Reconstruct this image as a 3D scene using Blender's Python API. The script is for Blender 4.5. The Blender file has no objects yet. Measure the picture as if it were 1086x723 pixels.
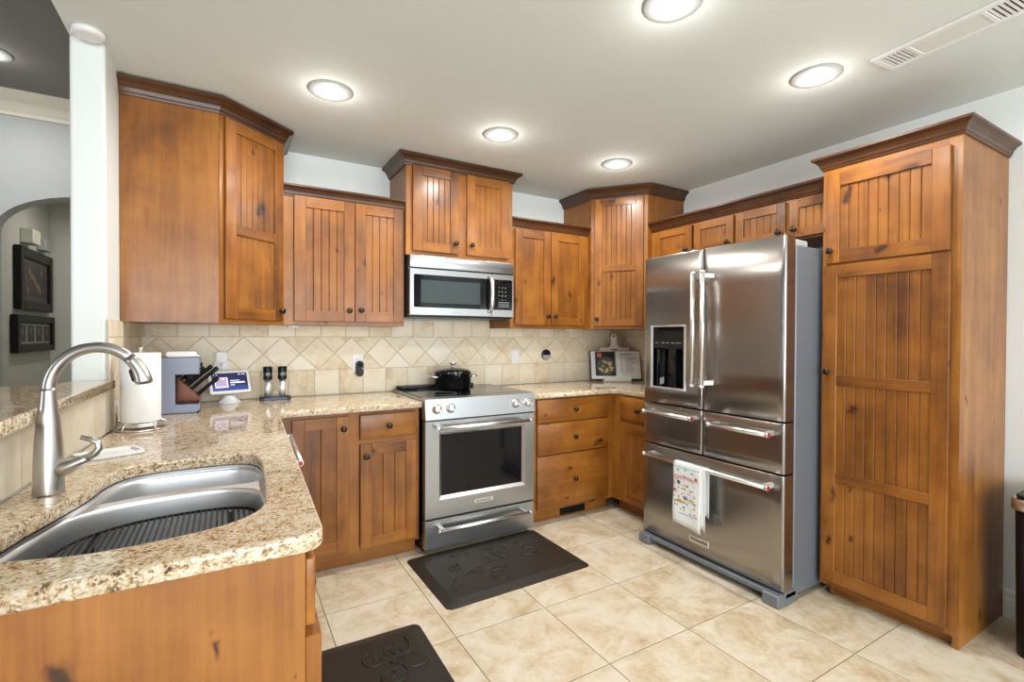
import bpy, bmesh, math, random
from math import pi, sin, cos, radians as R
from mathutils import Matrix, Vector
random.seed(7)
SC = bpy.context.scene
COL = SC.collection

# ------------------------------------------------------------------ camera
cam = bpy.data.cameras.new('camera'); co = bpy.data.objects.new('camera', cam); COL.objects.link(co)
cam.sensor_width = 36; cam.lens = 36*514.08/1086; cam.clip_start = .02
co.location = (-.992, -3.3586, 1.303)
YAW, PIT, ROL = R(30.4125), R(-.6154), R(.2383)
fw = Vector((sin(YAW)*cos(PIT), cos(YAW)*cos(PIT), sin(PIT)))
rt = Vector((cos(YAW), -sin(YAW), 0)); upv = rt.cross(fw)
r2 = rt*cos(ROL)+upv*sin(ROL); u2 = -rt*sin(ROL)+upv*cos(ROL)
co.rotation_euler = Matrix((r2, u2, -fw)).transposed().to_euler()
SC.camera = co

# ------------------------------------------------------------------ world, daylight, exposure
w = bpy.data.worlds.new('sky'); SC.world = w; w.use_nodes = True
bgn = w.node_tree.nodes['Background']; bgn.inputs[0].default_value = (.80, .90, 1, 1); bgn.inputs[1].default_value = 1.6
SC.view_settings.view_transform = 'Standard'; SC.view_settings.look = 'None'
SC.view_settings.exposure = 0.08; SC.view_settings.gamma = 1; SC.view_settings.use_curve_mapping = False
SC.cycles.use_denoising = True
SC.cycles.max_bounces = 10; SC.cycles.diffuse_bounces = 6; SC.cycles.glossy_bounces = 5
SC.cycles.sample_clamp_indirect = 8
def area(name, loc, rot, sx, sy, power, col):
    l = bpy.data.lights.new(name, 'AREA'); l.shape = 'RECTANGLE'; l.size = sx; l.size_y = sy; l.energy = power; l.color = col
    o = bpy.data.objects.new(name, l); COL.objects.link(o); o.location = loc; o.rotation_euler = rot
    return o
area('daylight_patio', (-1.3, -6.25, 1.25), (R(90), 0, 0), 3.0, 2.1, 150, (.93, .97, 1))
area('daylight_dining', (-4.95, -2.6, 1.45), (R(90), 0, R(-90)), .8, 1.5, 16, (.93, .97, 1))
area('daylight_nook', (1.3, -6.25, 1.5), (R(90), 0, 0), 1.1, 1.3, 40, (.93, .97, 1))
LAMP_W = 10.5

# ------------------------------------------------------------------ materials
def newmat(name):
    m = bpy.data.materials.new(name); m.use_nodes = True
    return m, m.node_tree.nodes, m.node_tree.links, m.node_tree.nodes['Principled BSDF']
def simple(name, col, rough=.5, metal=0, emit=0, coat=0, spec=.5, ecol=None):
    m, n, l, b = newmat(name)
    b.inputs['Base Color'].default_value = (*col, 1); b.inputs['Roughness'].default_value = rough
    b.inputs['Metallic'].default_value = metal; b.inputs['Coat Weight'].default_value = coat
    b.inputs['Specular IOR Level'].default_value = spec
    if emit:
        b.inputs['Emission Color'].default_value = (*(ecol or col), 1); b.inputs['Emission Strength'].default_value = emit
    return m
def ramp(n, stops):
    r = n.new('ShaderNodeValToRGB'); e = r.color_ramp.elements
    while len(e) > 1: e.remove(e[-1])
    e[0].position = stops[0][0]; e[0].color = (*stops[0][1], 1)
    for p, c in stops[1:]:
        x = e.new(p); x.color = (*c, 1)
    return r
def noise(n, l, vec, scale, detail=4, rough=.55, dist=0):
    t = n.new('ShaderNodeTexNoise'); t.inputs['Scale'].default_value = scale; t.inputs['Detail'].default_value = detail
    t.inputs['Roughness'].default_value = rough; t.inputs['Distortion'].default_value = dist
    if vec is not None: l.new(vec, t.inputs['Vector'])
    return t
def mapping(n, l, vec, sc=(1, 1, 1), loc=(0, 0, 0)):
    t = n.new('ShaderNodeMapping'); t.inputs['Scale'].default_value = sc; t.inputs['Location'].default_value = loc
    l.new(vec, t.inputs['Vector']); return t.outputs[0]
def math_(n, l, op, a, b=None):
    t = n.new('ShaderNodeMath'); t.operation = op
    for i, v in enumerate((a, b)):
        if v is None: continue
        if isinstance(v, (int, float)): t.inputs[i].default_value = v
        else: l.new(v, t.inputs[i])
    return t.outputs[0]
def mix(n, l, kind, fac, a, b):
    t = n.new('ShaderNodeMix'); t.data_type = 'RGBA'; t.blend_type = kind
    for s, v in ((0, fac), (6, a), (7, b)):
        if isinstance(v, (int, float)): t.inputs[s].default_value = v
        elif isinstance(v, tuple): t.inputs[s].default_value = (*v, 1)
        else: l.new(v, t.inputs[s])
    return t.outputs[2]
def bump(n, l, b, h, strength=.1, dist=.01):
    t = n.new('ShaderNodeBump'); t.inputs['Strength'].default_value = strength; t.inputs['Distance'].default_value = dist
    l.new(h, t.inputs['Height']); l.new(t.outputs[0], b.inputs['Normal'])
def coords(n, l, island=17.0):
    """object coordinates shifted by a random amount per object and per island"""
    tc = n.new('ShaderNodeTexCoord'); oi = n.new('ShaderNodeObjectInfo'); g = n.new('ShaderNodeNewGeometry')
    s = math_(n, l, 'ADD', math_(n, l, 'MULTIPLY', oi.outputs['Random'], 31.0), math_(n, l, 'MULTIPLY', g.outputs['Random Per Island'], island))
    c = n.new('ShaderNodeCombineXYZ')
    for i in range(3): l.new(s, c.inputs[i])
    v = n.new('ShaderNodeVectorMath'); v.operation = 'ADD'; l.new(tc.outputs['Object'], v.inputs[0]); l.new(c.outputs[0], v.inputs[1])
    return v.outputs[0], g.outputs['Random Per Island'], oi.outputs['Random']
def wood(name, axis, dark=(.080, .0235, .0030), mid=(.235, .079, .0088), light=(.39, .158, .0225), knots=True, var=.12, island=17.0):
    m, n, l, b = newmat(name)
    v, isl, rnd = coords(n, l, island)
    st = [11, 11, 11]; st[axis] = .8
    fi = [110, 110, 110]; fi[axis] = 3
    big = noise(n, l, mapping(n, l, v, tuple(st)), 1.0, 6, .65, .9)
    fine = noise(n, l, mapping(n, l, v, tuple(fi)), 1.0, 3, .6)
    blot = noise(n, l, v, 3.0, 4, .6)
    f = math_(n, l, 'ADD', math_(n, l, 'MULTIPLY', big.outputs[0], .46), math_(n, l, 'MULTIPLY', fine.outputs[0], .16))
    f = math_(n, l, 'ADD', f, math_(n, l, 'MULTIPLY', blot.outputs[0], .60))
    f = math_(n, l, 'ADD', f, math_(n, l, 'MULTIPLY', math_(n, l, 'SUBTRACT', isl, .5), var))
    r = ramp(n, [(.40, dark), (.60, mid), (.84, light)]); l.new(f, r.inputs[0])
    colr = r.outputs[0]
    if knots:
        sep = n.new('ShaderNodeSeparateXYZ'); l.new(v, sep.inputs[0])
        o3 = [sep.outputs[k] for k in range(3)]; oth = [o3[k] for k in range(3) if k != axis]
        cb = n.new('ShaderNodeCombineXYZ')
        wv = noise(n, l, v, 16, 2)
        wob = math_(n, l, 'MULTIPLY', math_(n, l, 'SUBTRACT', wv.outputs[0], .5), .35)
        l.new(math_(n, l, 'ADD', math_(n, l, 'MULTIPLY', math_(n, l, 'ADD', oth[0], oth[1]), 5.2), wob), cb.inputs[0])
        l.new(math_(n, l, 'ADD', math_(n, l, 'MULTIPLY', o3[axis], 3.0), wob), cb.inputs[1])
        vo = n.new('ShaderNodeTexVoronoi'); vo.voronoi_dimensions = '2D'; vo.inputs['Scale'].default_value = 1; l.new(cb.outputs[0], vo.inputs['Vector'])
        sc_ = n.new('ShaderNodeSeparateColor'); l.new(vo.outputs['Color'], sc_.inputs[0])
        rad = math_(n, l, 'MULTIPLY', math_(n, l, 'POWER', math_(n, l, 'MAXIMUM', math_(n, l, 'SUBTRACT', sc_.outputs[0], .35), 0), 2), .42)
        k = math_(n, l, 'DIVIDE', vo.outputs['Distance'], math_(n, l, 'ADD', rad, .001))
        kr = ramp(n, [(.0, (.05, .035, .03)), (.30, (.16, .11, .09)), (.55, (.62, .50, .44)), (1.0, (1, 1, 1))]); l.new(k, kr.inputs[0])
        colr = mix(n, l, 'MULTIPLY', .92, colr, kr.outputs[0])
    l.new(colr, b.inputs['Base Color'])
    b.inputs['Roughness'].default_value = .42; b.inputs['Specular IOR Level'].default_value = .38; b.inputs['Coat Weight'].default_value = .28; b.inputs['Coat Roughness'].default_value = .2
    bump(n, l, b, fine.outputs[0], .03, .002)
    return m
M = {}
M['wood_v'] = wood('knotty_alder_vertical', 2)
M['wood_h'] = wood('knotty_alder_horizontal', 0)
M['wood_y'] = wood('knotty_alder_depth', 2)
M['crown'] = wood('crown_alder', 0, (.024, .0068, .002), (.060, .0185, .0038), (.105, .036, .0075))
M['groove'] = wood('alder_panel', 2, (.076, .0220, .0028), (.225, .076, .0082), (.375, .150, .0205), var=.05, island=0)
M['block'] = wood('knife_block_wood', 2, (.11, .025, .009), (.21, .055, .018), (.28, .08, .028), knots=False)
M['wall'] = simple('wall_paint', (.76, .795, .785), .7)
M['ceil'] = simple('ceiling_paint', (.67, .715, .685), .85)
M['white_trim'] = simple('trim_paint', (.80, .79, .75), .45)
M['cream_trim'] = simple('cream_trim_paint', (.62, .58, .48), .5)
M['taupe'] = simple('dining_ceiling_taupe', (.20, .19, .175), .85)  # even tone for the dining ceiling, darker than the kitchen one
M['hall'] = simple('hall_paint', (.50, .49, .43), .75)
M['gray_wall'] = simple('dining_paint', (.37, .38, .38), .75)
def m_wallbump(m, s=60):
    n, l = m.node_tree.nodes, m.node_tree.links; tc = n.new('ShaderNodeTexCoord')
    t = noise(n, l, tc.outputs['Object'], s, 3); bump(n, l, n['Principled BSDF'], t.outputs[0], .12, .004)
for k in ('wall', 'ceil', 'gray_wall', 'taupe', 'hall'): m_wallbump(M[k])
def steel(name, col=(.56, .555, .55), rough=.27, axis=0, amt=.05):
    m, n, l, b = newmat(name)
    tc = n.new('ShaderNodeTexCoord'); s = [900, 900, 900]; s[axis] = 9
    t = noise(n, l, mapping(n, l, tc.outputs['Object'], tuple(s)), 1, 2)
    r = math_(n, l, 'ADD', rough-amt/2, math_(n, l, 'MULTIPLY', t.outputs[0], amt)); l.new(r, b.inputs['Roughness'])
    b.inputs['Base Color'].default_value = (*col, 1); b.inputs['Metallic'].default_value = 1
    b.inputs['Anisotropic'].default_value = .4
    return m
M['steel'] = steel('stainless', (.41, .42, .43), .30)
M['steel_f'] = steel('stainless_fridge', (.345, .325, .305), .25)
M['steel_v'] = steel('stainless_vertical', (.90, .90, .90), .50, 2)
M['sink'] = steel('sink_steel', (.74, .75, .77), .40, 0)
M['nickel'] = simple('brushed_nickel', (.52, .505, .49), .30, 1)
M['chrome'] = simple('chrome', (.82, .82, .82), .30, 1)
M['fridge_case'] = simple('fridge_case_grey', (.165, .185, .21), .42, .25)
M['black'] = simple('black_plastic', (.006, .006, .007), .35, spec=.3)
M['black_glass'] = simple('black_glass', (.004, .004, .005), .05, 0, spec=.35)
M['oven_glass'] = simple('oven_glass', (.004, .004, .005), .06, spec=.30)
M['mw_glass'] = simple('microwave_screen', (.036, .050, .050), .12, spec=.35)
M['knife_black'] = simple('knife_handle_black', (.004, .004, .004), .55, spec=.15)
M['black_metal'] = simple('black_coated_wire', (.004, .004, .0045), .5, spec=.2)
M['bronze'] = simple('oil_rubbed_bronze', (.035, .028, .026), .32, .7)
M['red'] = simple('red_medallion', (.42, .010, .035), .25)
M['white'] = simple('white_plastic', (.78, .79, .79), .35)
M['paper'] = simple('paper_towel', (.82, .83, .84), .9)
M['page'] = simple('book_page', (.80, .81, .84), .7)
M['cream'] = simple('cream_enamel', (.76, .74, .66), .45)
M['print_grey'] = simple('grey_print', (.28, .28, .30), .7)
M['dark_print'] = simple('dark_photo', (.022, .018, .016), .4)
M['pasta'] = simple('pasta_yellow', (.62, .50, .20), .6)
M['herb'] = simple('herb_green', (.12, .20, .05), .6)
M['sauce'] = simple('tomato_orange', (.50, .16, .06), .6)
M['plate'] = simple('grey_plate', (.08, .08, .085), .4)
M['coffee'] = simple('coffee_grey_blue', (.235, .265, .37), .38)
M['screen'] = simple('screen_navy', (.005, .008, .05), .2, 0, .9, ecol=(.006, .008, .055))
M['screen_lo'] = simple('screen_blue', (.008, .03, .16), .2, 0, .9, ecol=(.006, .022, .15))
M['screen_w'] = simple('screen_white', (.7, .72, .8), .3, 0, .75)
M['screen_v'] = simple('screen_violet', (.30, .24, .40), .3, 0, .7)
M['mill_cap'] = simple('mill_badge', (.13, .15, .18), .35, .5)
M['tray'] = simple('slate_tray', (.045, .065, .10), .35)
M['mat'] = None
M['trash'] = simple('trash_black', (.004, .004, .005), .35, spec=.25)
M['pot'] = simple('black_chrome_pot', (.05, .05, .052), .10, .9)
M['frame'] = simple('picture_frame_dark', (.007, .005, .004), .4, spec=.2)
M['matboard'] = simple('picture_mat', (.075, .068, .058), .6)
M['photo'] = simple('picture_photo', (.035, .028, .024), .5)
M['face'] = simple('picture_faces', (.18, .12, .09), .6)
M['box_grey'] = simple('chime_grey', (.36, .37, .36), .5)
M['ivory'] = simple('chime_ivory', (.60, .60, .48), .5)
M['lens'] = simple('lamp_lens', (1, 1, 1), .4, 0, 9.0, ecol=(1, .985, .95))
M['lens_far'] = simple('dining_lamp_lens', (1, 1, 1), .4, 0, 9.0, ecol=(1, 1, 1))
M['lens_off'] = simple('frosted_diffuser', (.70, .72, .68), .4)
M['lamp_trim'] = simple('lamp_trim', (.42, .43, .43), .45)
M['dark_slot'] = simple('dark_void', (.010, .008, .007), .7)
M['grout'] = simple('floor_grout', (.27, .22, .165), .85)
M['grout_w'] = simple('wall_grout', (.55, .49, .39), .9)
M['cloth'] = simple('towel_cotton', (.74, .77, .77), .95)
for k, c in (('c_red', (.45, .06, .035)), ('c_blue', (.13, .30, .42)), ('c_yel', (.55, .38, .08)), ('c_vio', (.22, .15, .30)), ('c_grn', (.16, .28, .12)), ('c_dk', (.07, .055, .05)), ('c_org', (.55, .22, .08))):
    M[k] = simple('towel_print_'+k[2:], c, .9)
# mat rubber
m, n, l, b = newmat('mat_rubber'); v, isl, rnd = coords(n, l)
t = noise(n, l, v, 300, 2); r = ramp(n, [(.3, (.015, .0115, .008)), (.7, (.027, .021, .016))]); l.new(t.outputs[0], r.inputs[0])
l.new(r.outputs[0], b.inputs['Base Color']); b.inputs['Roughness'].default_value = .45; b.inputs['Specular IOR Level'].default_value = .32; bump(n, l, b, t.outputs[0], .08, .002); M['mat'] = m
# floor tile
def tile_mat(name, stops, rough, sc, var, bmp=.06):
    m, n, l, b = newmat(name); v, isl, rnd = coords(n, l)
    a = noise(n, l, v, sc, 7, .62, .8); c = noise(n, l, v, sc*7, 5, .6)
    f = math_(n, l, 'ADD', math_(n, l, 'MULTIPLY', a.outputs[0], .75), math_(n, l, 'MULTIPLY', c.outputs[0], .25))
    f = math_(n, l, 'ADD', f, math_(n, l, 'MULTIPLY', math_(n, l, 'SUBTRACT', isl, .5), var))
    r = ramp(n, stops); l.new(f, r.inputs[0]); l.new(r.outputs[0], b.inputs['Base Color'])
    b.inputs['Roughness'].default_value = rough; bump(n, l, b, c.outputs[0], bmp, .003)
    return m
M['floor'] = tile_mat('travertine_floor', [(.35, (.42, .31, .19)), (.45, (.53, .43, .30)), (.55, (.60, .525, .41)), (.70, (.645, .59, .50))], .34, 5.5, .04)
M['splash'] = tile_mat('travertine_wall', [(.26, (.57, .42, .25)), (.40, (.72, .61, .44)), (.58, (.79, .71, .56)), (.80, (.82, .77, .66))], .5, 6.0, .24)
M['tileside'] = tile_mat('travertine_bar_wall', [(.25, (.52, .45, .33)), (.5, (.64, .58, .46)), (.8, (.70, .655, .555))], .5, 5.0, .2)
# granite
m, n, l, b = newmat('granite'); tc = n.new('ShaderNodeTexCoord'); v = tc.outputs['Object']
wob = noise(n, l, v, 14, 3); sc = n.new('ShaderNodeVectorMath'); sc.operation = 'SCALE'; sc.inputs['Scale'].default_value = .02
l.new(wob.outputs['Color'], sc.inputs[0]); av = n.new('ShaderNodeVectorMath'); av.operation = 'ADD'; l.new(v, av.inputs[0]); l.new(sc.outputs[0], av.inputs[1])
v2 = mapping(n, l, av.outputs[0], (1, 1, 1))
vo = n.new('ShaderNodeTexVoronoi'); vo.inputs['Scale'].default_value = 210; l.new(v2, vo.inputs['Vector'])
sepg = n.new('ShaderNodeSeparateColor'); l.new(vo.outputs['Color'], sepg.inputs[0])
nb = noise(n, l, v2, 55, 6, .70, .6); nl = noise(n, l, v2, 5, 3)
f = math_(n, l, 'ADD', math_(n, l, 'MULTIPLY', sepg.outputs[0], .26), math_(n, l, 'MULTIPLY', nb.outputs[0], .78))
f = math_(n, l, 'ADD', f, math_(n, l, 'MULTIPLY', math_(n, l, 'SUBTRACT', nl.outputs[0], .5), .22))
r = ramp(n, [(.30, (.06, .05, .045)), (.37, (.22, .15, .09)), (.43, (.42, .27, .14)), (.50, (.56, .43, .28)), (.58, (.63, .54, .40)), (.72, (.68, .63, .53))])
l.new(f, r.inputs[0])
n2 = noise(n, l, v2, 120, 2, .5); dk = ramp(n, [(.25, (.10, .10, .11)), (.32, (1, 1, 1))]); l.new(n2.outputs[0], dk.inputs[0])
l.new(mix(n, l, 'MULTIPLY', .9, r.outputs[0], dk.outputs[0]), b.inputs['Base Color'])
b.inputs['Roughness'].default_value = .07; M['granite'] = m

# ------------------------------------------------------------------ mesh helpers
class MB:
    def __init__(s): s.bm = bmesh.new()
    def _setmat(s, faces, mi, smooth=False):
        for f in faces: f.material_index = mi; f.smooth = smooth
    def box(s, x0, x1, y0, y1, z0, z1, mi=0, bev=0, seg=1, mat=None):
        t = bmesh.new()
        vs = [t.verts.new((x, y, z)) for x in (x0, x1) for y in (y0, y1) for z in (z0, z1)]
        for q in ((0, 1, 3, 2), (4, 6, 7, 5), (0, 4, 5, 1), (2, 3, 7, 6), (0, 2, 6, 4), (1, 5, 7, 3)): t.faces.new([vs[i] for i in q])
        bmesh.ops.recalc_face_normals(t, faces=t.faces)
        if bev: bmesh.ops.bevel(t, geom=list(t.edges), offset=bev, segments=seg, affect='EDGES', profile=.5)
        s.add(t, mi, mat, seg > 1); return s
    def add(s, t, mi=0, mat=None, smooth=False):
        if mat is not None: bmesh.ops.transform(t, matrix=mat, verts=t.verts)
        mp = {}
        for v in t.verts: mp[v] = s.bm.verts.new(v.co)
        for f in t.faces:
            try: g = s.bm.faces.new([mp[v] for v in f.verts])
            except ValueError: continue
            g.material_index = mi if mi is not None else f.material_index; g.smooth = smooth or f.smooth
        t.free()
    def cyl(s, p0, p1, r, mi=0, seg=20, r1=None):
        p0, p1 = Vector(p0), Vector(p1); d = p1-p0
        return s.lathe([(0, 0), (r, 0), (r1 if r1 is not None else r, d.length), (0, d.length)], Matrix.Translation(p0) @ d.to_track_quat('Z', 'Y').to_matrix().to_4x4(), mi, seg, sharp=True)
    def lathe(s, prof, mat=None, mi=0, seg=28, sharp=False):
        t = bmesh.new(); rings = []
        for r_, z in prof:
            if r_ < 1e-6: rings.append([t.verts.new((0, 0, z))])
            else: rings.append([t.verts.new((r_*cos(2*pi*k/seg), r_*sin(2*pi*k/seg), z)) for k in range(seg)])
        for a, b_ in zip(rings, rings[1:]):
            for k in range(seg):
                q = [a[k % len(a)], a[(k+1) % seg % len(a)], b_[(k+1) % seg % len(b_)], b_[k % len(b_)]]
                u = []
                for x in q:
                    if x not in u: u.append(x)
                if len(u) > 2:
                    try: f = t.faces.new(u); f.smooth = True
                    except ValueError: pass
        bmesh.ops.recalc_face_normals(t, faces=t.faces)
        if sharp:
            for f in t.faces:
                if abs(f.normal.z) > .95: f.smooth = False
        s.add(t, mi, mat); return s
    def tube(s, pts, r, mi=0, seg=12, closed=False):
        pts = [Vector(p) for p in pts]; rs = r if isinstance(r, (list, tuple)) else [r]*len(pts)
        t = bmesh.new(); rings = []; N = len(pts); up = None
        for i, p in enumerate(pts):
            if closed: d = pts[(i+1) % N]-pts[i-1]
            else: d = pts[min(i+1, N-1)]-pts[max(i-1, 0)]
            d.normalize()
            if up is None: up = d.orthogonal().normalized()
            up = (up-d*up.dot(d)).normalized(); sd = d.cross(up)
            rings.append([t.verts.new(p+(up*cos(2*pi*k/seg)+sd*sin(2*pi*k/seg))*rs[i]) for k in range(seg)])
        for i in range(N if closed else N-1):
            a, b_ = rings[i], rings[(i+1) % N]
            for k in range(seg):
                f = t.faces.new((a[k], a[(k+1) % seg], b_[(k+1) % seg], b_[k])); f.smooth = True
        if not closed:
            t.faces.new(rings[0][::-1]); t.faces.new(rings[-1])
        bmesh.ops.recalc_face_normals(t, faces=t.faces)
        s.add(t, mi); return s
    def prism(s, poly, z0, z1, mi=0, mat=None, bev=0, seg=2, smooth_sides=False):
        """poly in XY extruded along Z; bev rounds the two cap rims"""
        t = bmesh.new()
        vs = [t.verts.new((x, y, z0)) for x, y in poly]; f = t.faces.new(vs)
        g = bmesh.ops.extrude_face_region(t, geom=[f]); bmesh.ops.translate(t, verts=[e for e in g['geom'] if isinstance(e, bmesh.types.BMVert)], vec=(0, 0, z1-z0))
        bmesh.ops.recalc_face_normals(t, faces=t.faces)
        if bev:
            es = [e for e in t.edges if abs(e.verts[0].co.z-e.verts[1].co.z) < 1e-7]
            bmesh.ops.bevel(t, geom=es, offset=bev, segments=seg, affect='EDGES', profile=.5)
        if smooth_sides:
            for f in t.faces:
                f.smooth = abs(f.normal.z) < .98
        s.add(t, mi, mat); return s
    def quad(s, pts, mi=0):
        f = s.bm.faces.new([s.bm.verts.new(p) for p in pts]); f.material_index = mi; return s
    def build(s, name, mats, parent=None, off=None):
        me = bpy.data.meshes.new(name)
        if off is not None: bmesh.ops.translate(s.bm, verts=s.bm.verts, vec=off)
        s.bm.to_mesh(me); s.bm.free()
        for m_ in (mats if isinstance(mats, (list, tuple)) else [mats]): me.materials.append(m_)
        o = bpy.data.objects.new(name, me); COL.objects.link(o)
        if parent is not None: o.parent = parent
        return o
def tag(o, label, cat, group=None):
    o['label'] = label; o['category'] = cat
    if group: o['group'] = group
    return o
def thing(name, label, cat, loc=(0, 0, 0), rz=0, group=None):
    o = bpy.data.objects.new(name, None); o.empty_display_size = .05; COL.objects.link(o)
    o.location = loc; o.rotation_euler = (0, 0, rz); return tag(o, label, cat, group)
def single(mb, name, mats, label, cat, base, group=None):
    o = mb.build(name, mats, None, off=(-base[0], -base[1], -base[2])); o.location = base
    return tag(o, label, cat, group)
def struct(mb, name, mats):
    o = mb.build(name, mats); o['kind'] = 'structure'; return o
def relabel(o, label): o['label'] = label; return o
def rrect(x0, x1, y0, y1, r, n=6):
    P = []
    for cx, cy, a in ((x1-r, y1-r, 0), (x0+r, y1-r, 90), (x0+r, y0+r, 180), (x1-r, y0+r, 270)):
        for k in range(n+1):
            t = R(a+90*k/n); P.append((cx+r*cos(t), cy+r*sin(t)))
    return P
FRONT = Matrix.Rotation(R(90), 4, 'X')         # xy drawing -> upright, facing local -y
def text(s, size, mtx, mat, name, parent, extr=.0004, align='CENTER', sx=1):
    c = bpy.data.curves.new(name, 'FONT'); c.body = s; c.size = size; c.extrude = extr; c.align_x = align; c.align_y = 'CENTER'
    o = bpy.data.objects.new(name, c); COL.objects.link(o)
    me = bpy.data.meshes.new_from_object(o.evaluated_get(bpy.context.evaluated_depsgraph_get()))
    bpy.data.objects.remove(o); bpy.data.curves.remove(c)
    me.transform(mtx @ Matrix.Diagonal((sx, 1, 1, 1))); me.materials.clear(); me.materials.append(mat); me.name = name
    o = bpy.data.objects.new(name, me); COL.objects.link(o); o.parent = parent; return o
def copy_tree(o, parent=None):
    c = o.copy(); COL.objects.link(c); c.parent = parent
    for ch in list(o.children): copy_tree(ch, c)
    return c

# ------------------------------------------------------------------ the setting
H, XR, XL = 2.457, 2.155, -1.41
YB, HD = -6.3, 2.815                            # wall behind the camera, dining ceiling
TS, TX, TY = .4596, -.602, -1.4477
f = MB()
f.box(-5, XR+.1, YB, 2.6, -.1, -.003, 1)
g = .0022
for i in range(-10, 7):
    for j in range(-11, 10):
        x0, x1 = max(TX+i*TS+g, -5), min(TX+(i+1)*TS-g, XR); y0, y1 = max(TY+j*TS+g, YB), min(TY+(j+1)*TS-g, 2.6)
        if x1 > x0 and y1 > y0:
            f.quad([(x0, y0, 0), (x1, y0, 0), (x1, y1, 0), (x0, y1, 0)], 0)
            for a, c in (((x0, y0), (x1, y0)), ((x1, y0), (x1, y1)), ((x1, y1), (x0, y1)), ((x0, y1), (x0, y0))):
                f.quad([(*a, -.004), (*c, -.004), (*c, 0), (*a, 0)], 0)
bmesh.ops.remove_doubles(f.bm, verts=f.bm.verts, dist=1e-5)
struct(f, 'floor', [M['floor'], M['grout']])
struct(MB().box(-1.516, XR+.1, YB, .1, H, HD+.1), 'ceiling', M['ceil'])
struct(MB().box(-5, -1.517, YB, .9, HD, HD+.1), 'ceiling_dining', M['taupe'])
struct(MB().box(-1.52, XR+.1, 0, .1, 0, H), 'wall_back', M['wall'])
struct(MB().box(XR, XR+.1, YB, 0, 0, H), 'wall_right', M['wall'])
w_ = MB(); w_.prism(rrect(-1.52, XL, -.86, .12, .012, 3), 0, H, smooth_sides=False); struct(w_, 'wall_left', M['wall'])
struct(MB().box(-1.52, XL, .12, .9, 0, HD), 'wall_hall_side', M['hall'])
# wall with the arch, the hall behind it
aw = MB(); P = []
ax, aw_, asz, arise = -1.74, .51, 1.955, .265
for k in range(25):
    t = pi-pi*k/24; P.append((ax+aw_*cos(t), asz+arise*sin(t)))
t_ = Matrix.Translation((0, 1.02, 0)) @ FRONT
aw.prism([(-5, 0), (ax-aw_, 0), *P[:13], (P[12][0], HD), (-5, HD)], 0, .12, mat=t_)
aw.prism([P[12], *P[13:], (ax+aw_, 0), (-1.2, 0), (-1.2, HD), (P[12][0], HD)], 0, .12, mat=t_)
struct(aw, 'wall_arch', M['gray_wall'])
struct(MB().box(-2.45, -2.35, 1.02, 2.6, 0, HD), 'wall_hall_left', M['hall'])
struct(MB().box(-2.35, -1.0, 2.44, 2.6, 0, HD), 'wall_hall_end', M['hall'])
struct(MB().box(-2.35, -1.0, 1.02, 2.44, 2.45, 2.5), 'ceiling_hall', M['hall'])
struct(MB().box(-1.2, -1.0, 1.02, 2.44, 0, 2.45), 'wall_hall_right', M['hall'])
c_ = MB()
prof = [(0, -.135), (.012, -.135), (.018, -.115), (.03, -.10), (.05, -.06), (.085, -.03), (.10, -.015), (.10, 0), (0, 0)]
c_.prism([(-a, HD+z) for a, z in prof], -5, -1.53, mat=Matrix.Translation((0, .9, 0)) @ Matrix(((0, 0, 1, 0), (1, 0, 0, 0), (0, 1, 0, 0), (0, 0, 0, 1))))
struct(c_, 'trim_1', M['cream_trim'])
# walls behind the camera with their windows
def wall_with_hole(name, axis, pos, a0, a1, ht, holes, mat, th=.1):
    b_ = MB(); cur = a0
    def bx(p, q, z0, z1):
        if q-p < 1e-4 or z1-z0 < 1e-4: return
        b_.box(p, q, pos-th, pos, z0, z1) if axis == 'x' else b_.box(pos-th, pos, p, q, z0, z1)
    for h0, h1, z0, z1 in holes:
        bx(cur, h0, 0, ht); bx(h0, h1, 0, z0); bx(h0, h1, z1, ht); cur = h1
    bx(cur, a1, 0, ht); struct(b_, name, mat)
wall_with_hole('wall_front', 'x', YB, -5, XR, HD, [(-2.8, .2, .08, 2.2), (.75, 1.85, .85, 2.15)], M['gray_wall'])
wall_with_hole('wall_dining', 'y', -5, YB, 1, HD, [(-3.05, -2.15, .65, 2.25)], M['gray_wall'])
def window(name, axis, pos, a0, a1, z0, z1, nm):
    b_ = MB(); w2 = .05
    def bx(p, q, c, d):
        b_.box(p, q, pos-.07, pos-.03, c, d) if axis == 'x' else b_.box(pos-.07, pos-.03, p, q, c, d)
    bx(a0, a0+w2, z0, z1); bx(a1-w2, a1, z0, z1); bx(a0+w2, a1-w2, z0, z0+w2); bx(a0+w2, a1-w2, z1-w2, z1)
    for k in range(1, nm):
        a = a0+(a1-a0)*k/nm; bx(a-w2/2, a+w2/2, z0+w2, z1-w2)
    struct(b_, name, M['white_trim'])
window('window_1', 'x', YB, -2.8, .2, .08, 2.2, 3); window('window_2', 'x', YB, .75, 1.85, .85, 2.15, 2); window('window_3', 'y', -5, -3.05, -2.15, .65, 2.25, 1)
bb = MB(); pr = [(0, 0), (.016, 0), (.016, .085), (.011, .095), (.011, .115), (.004, .13), (0, .13)]
bb.prism([(-a, z) for a, z in pr], 0, 3.7, mat=Matrix.Translation((XR, -2.58, 0)) @ FRONT)
struct(bb, 'baseboard_right', M['white_trim'])

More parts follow.
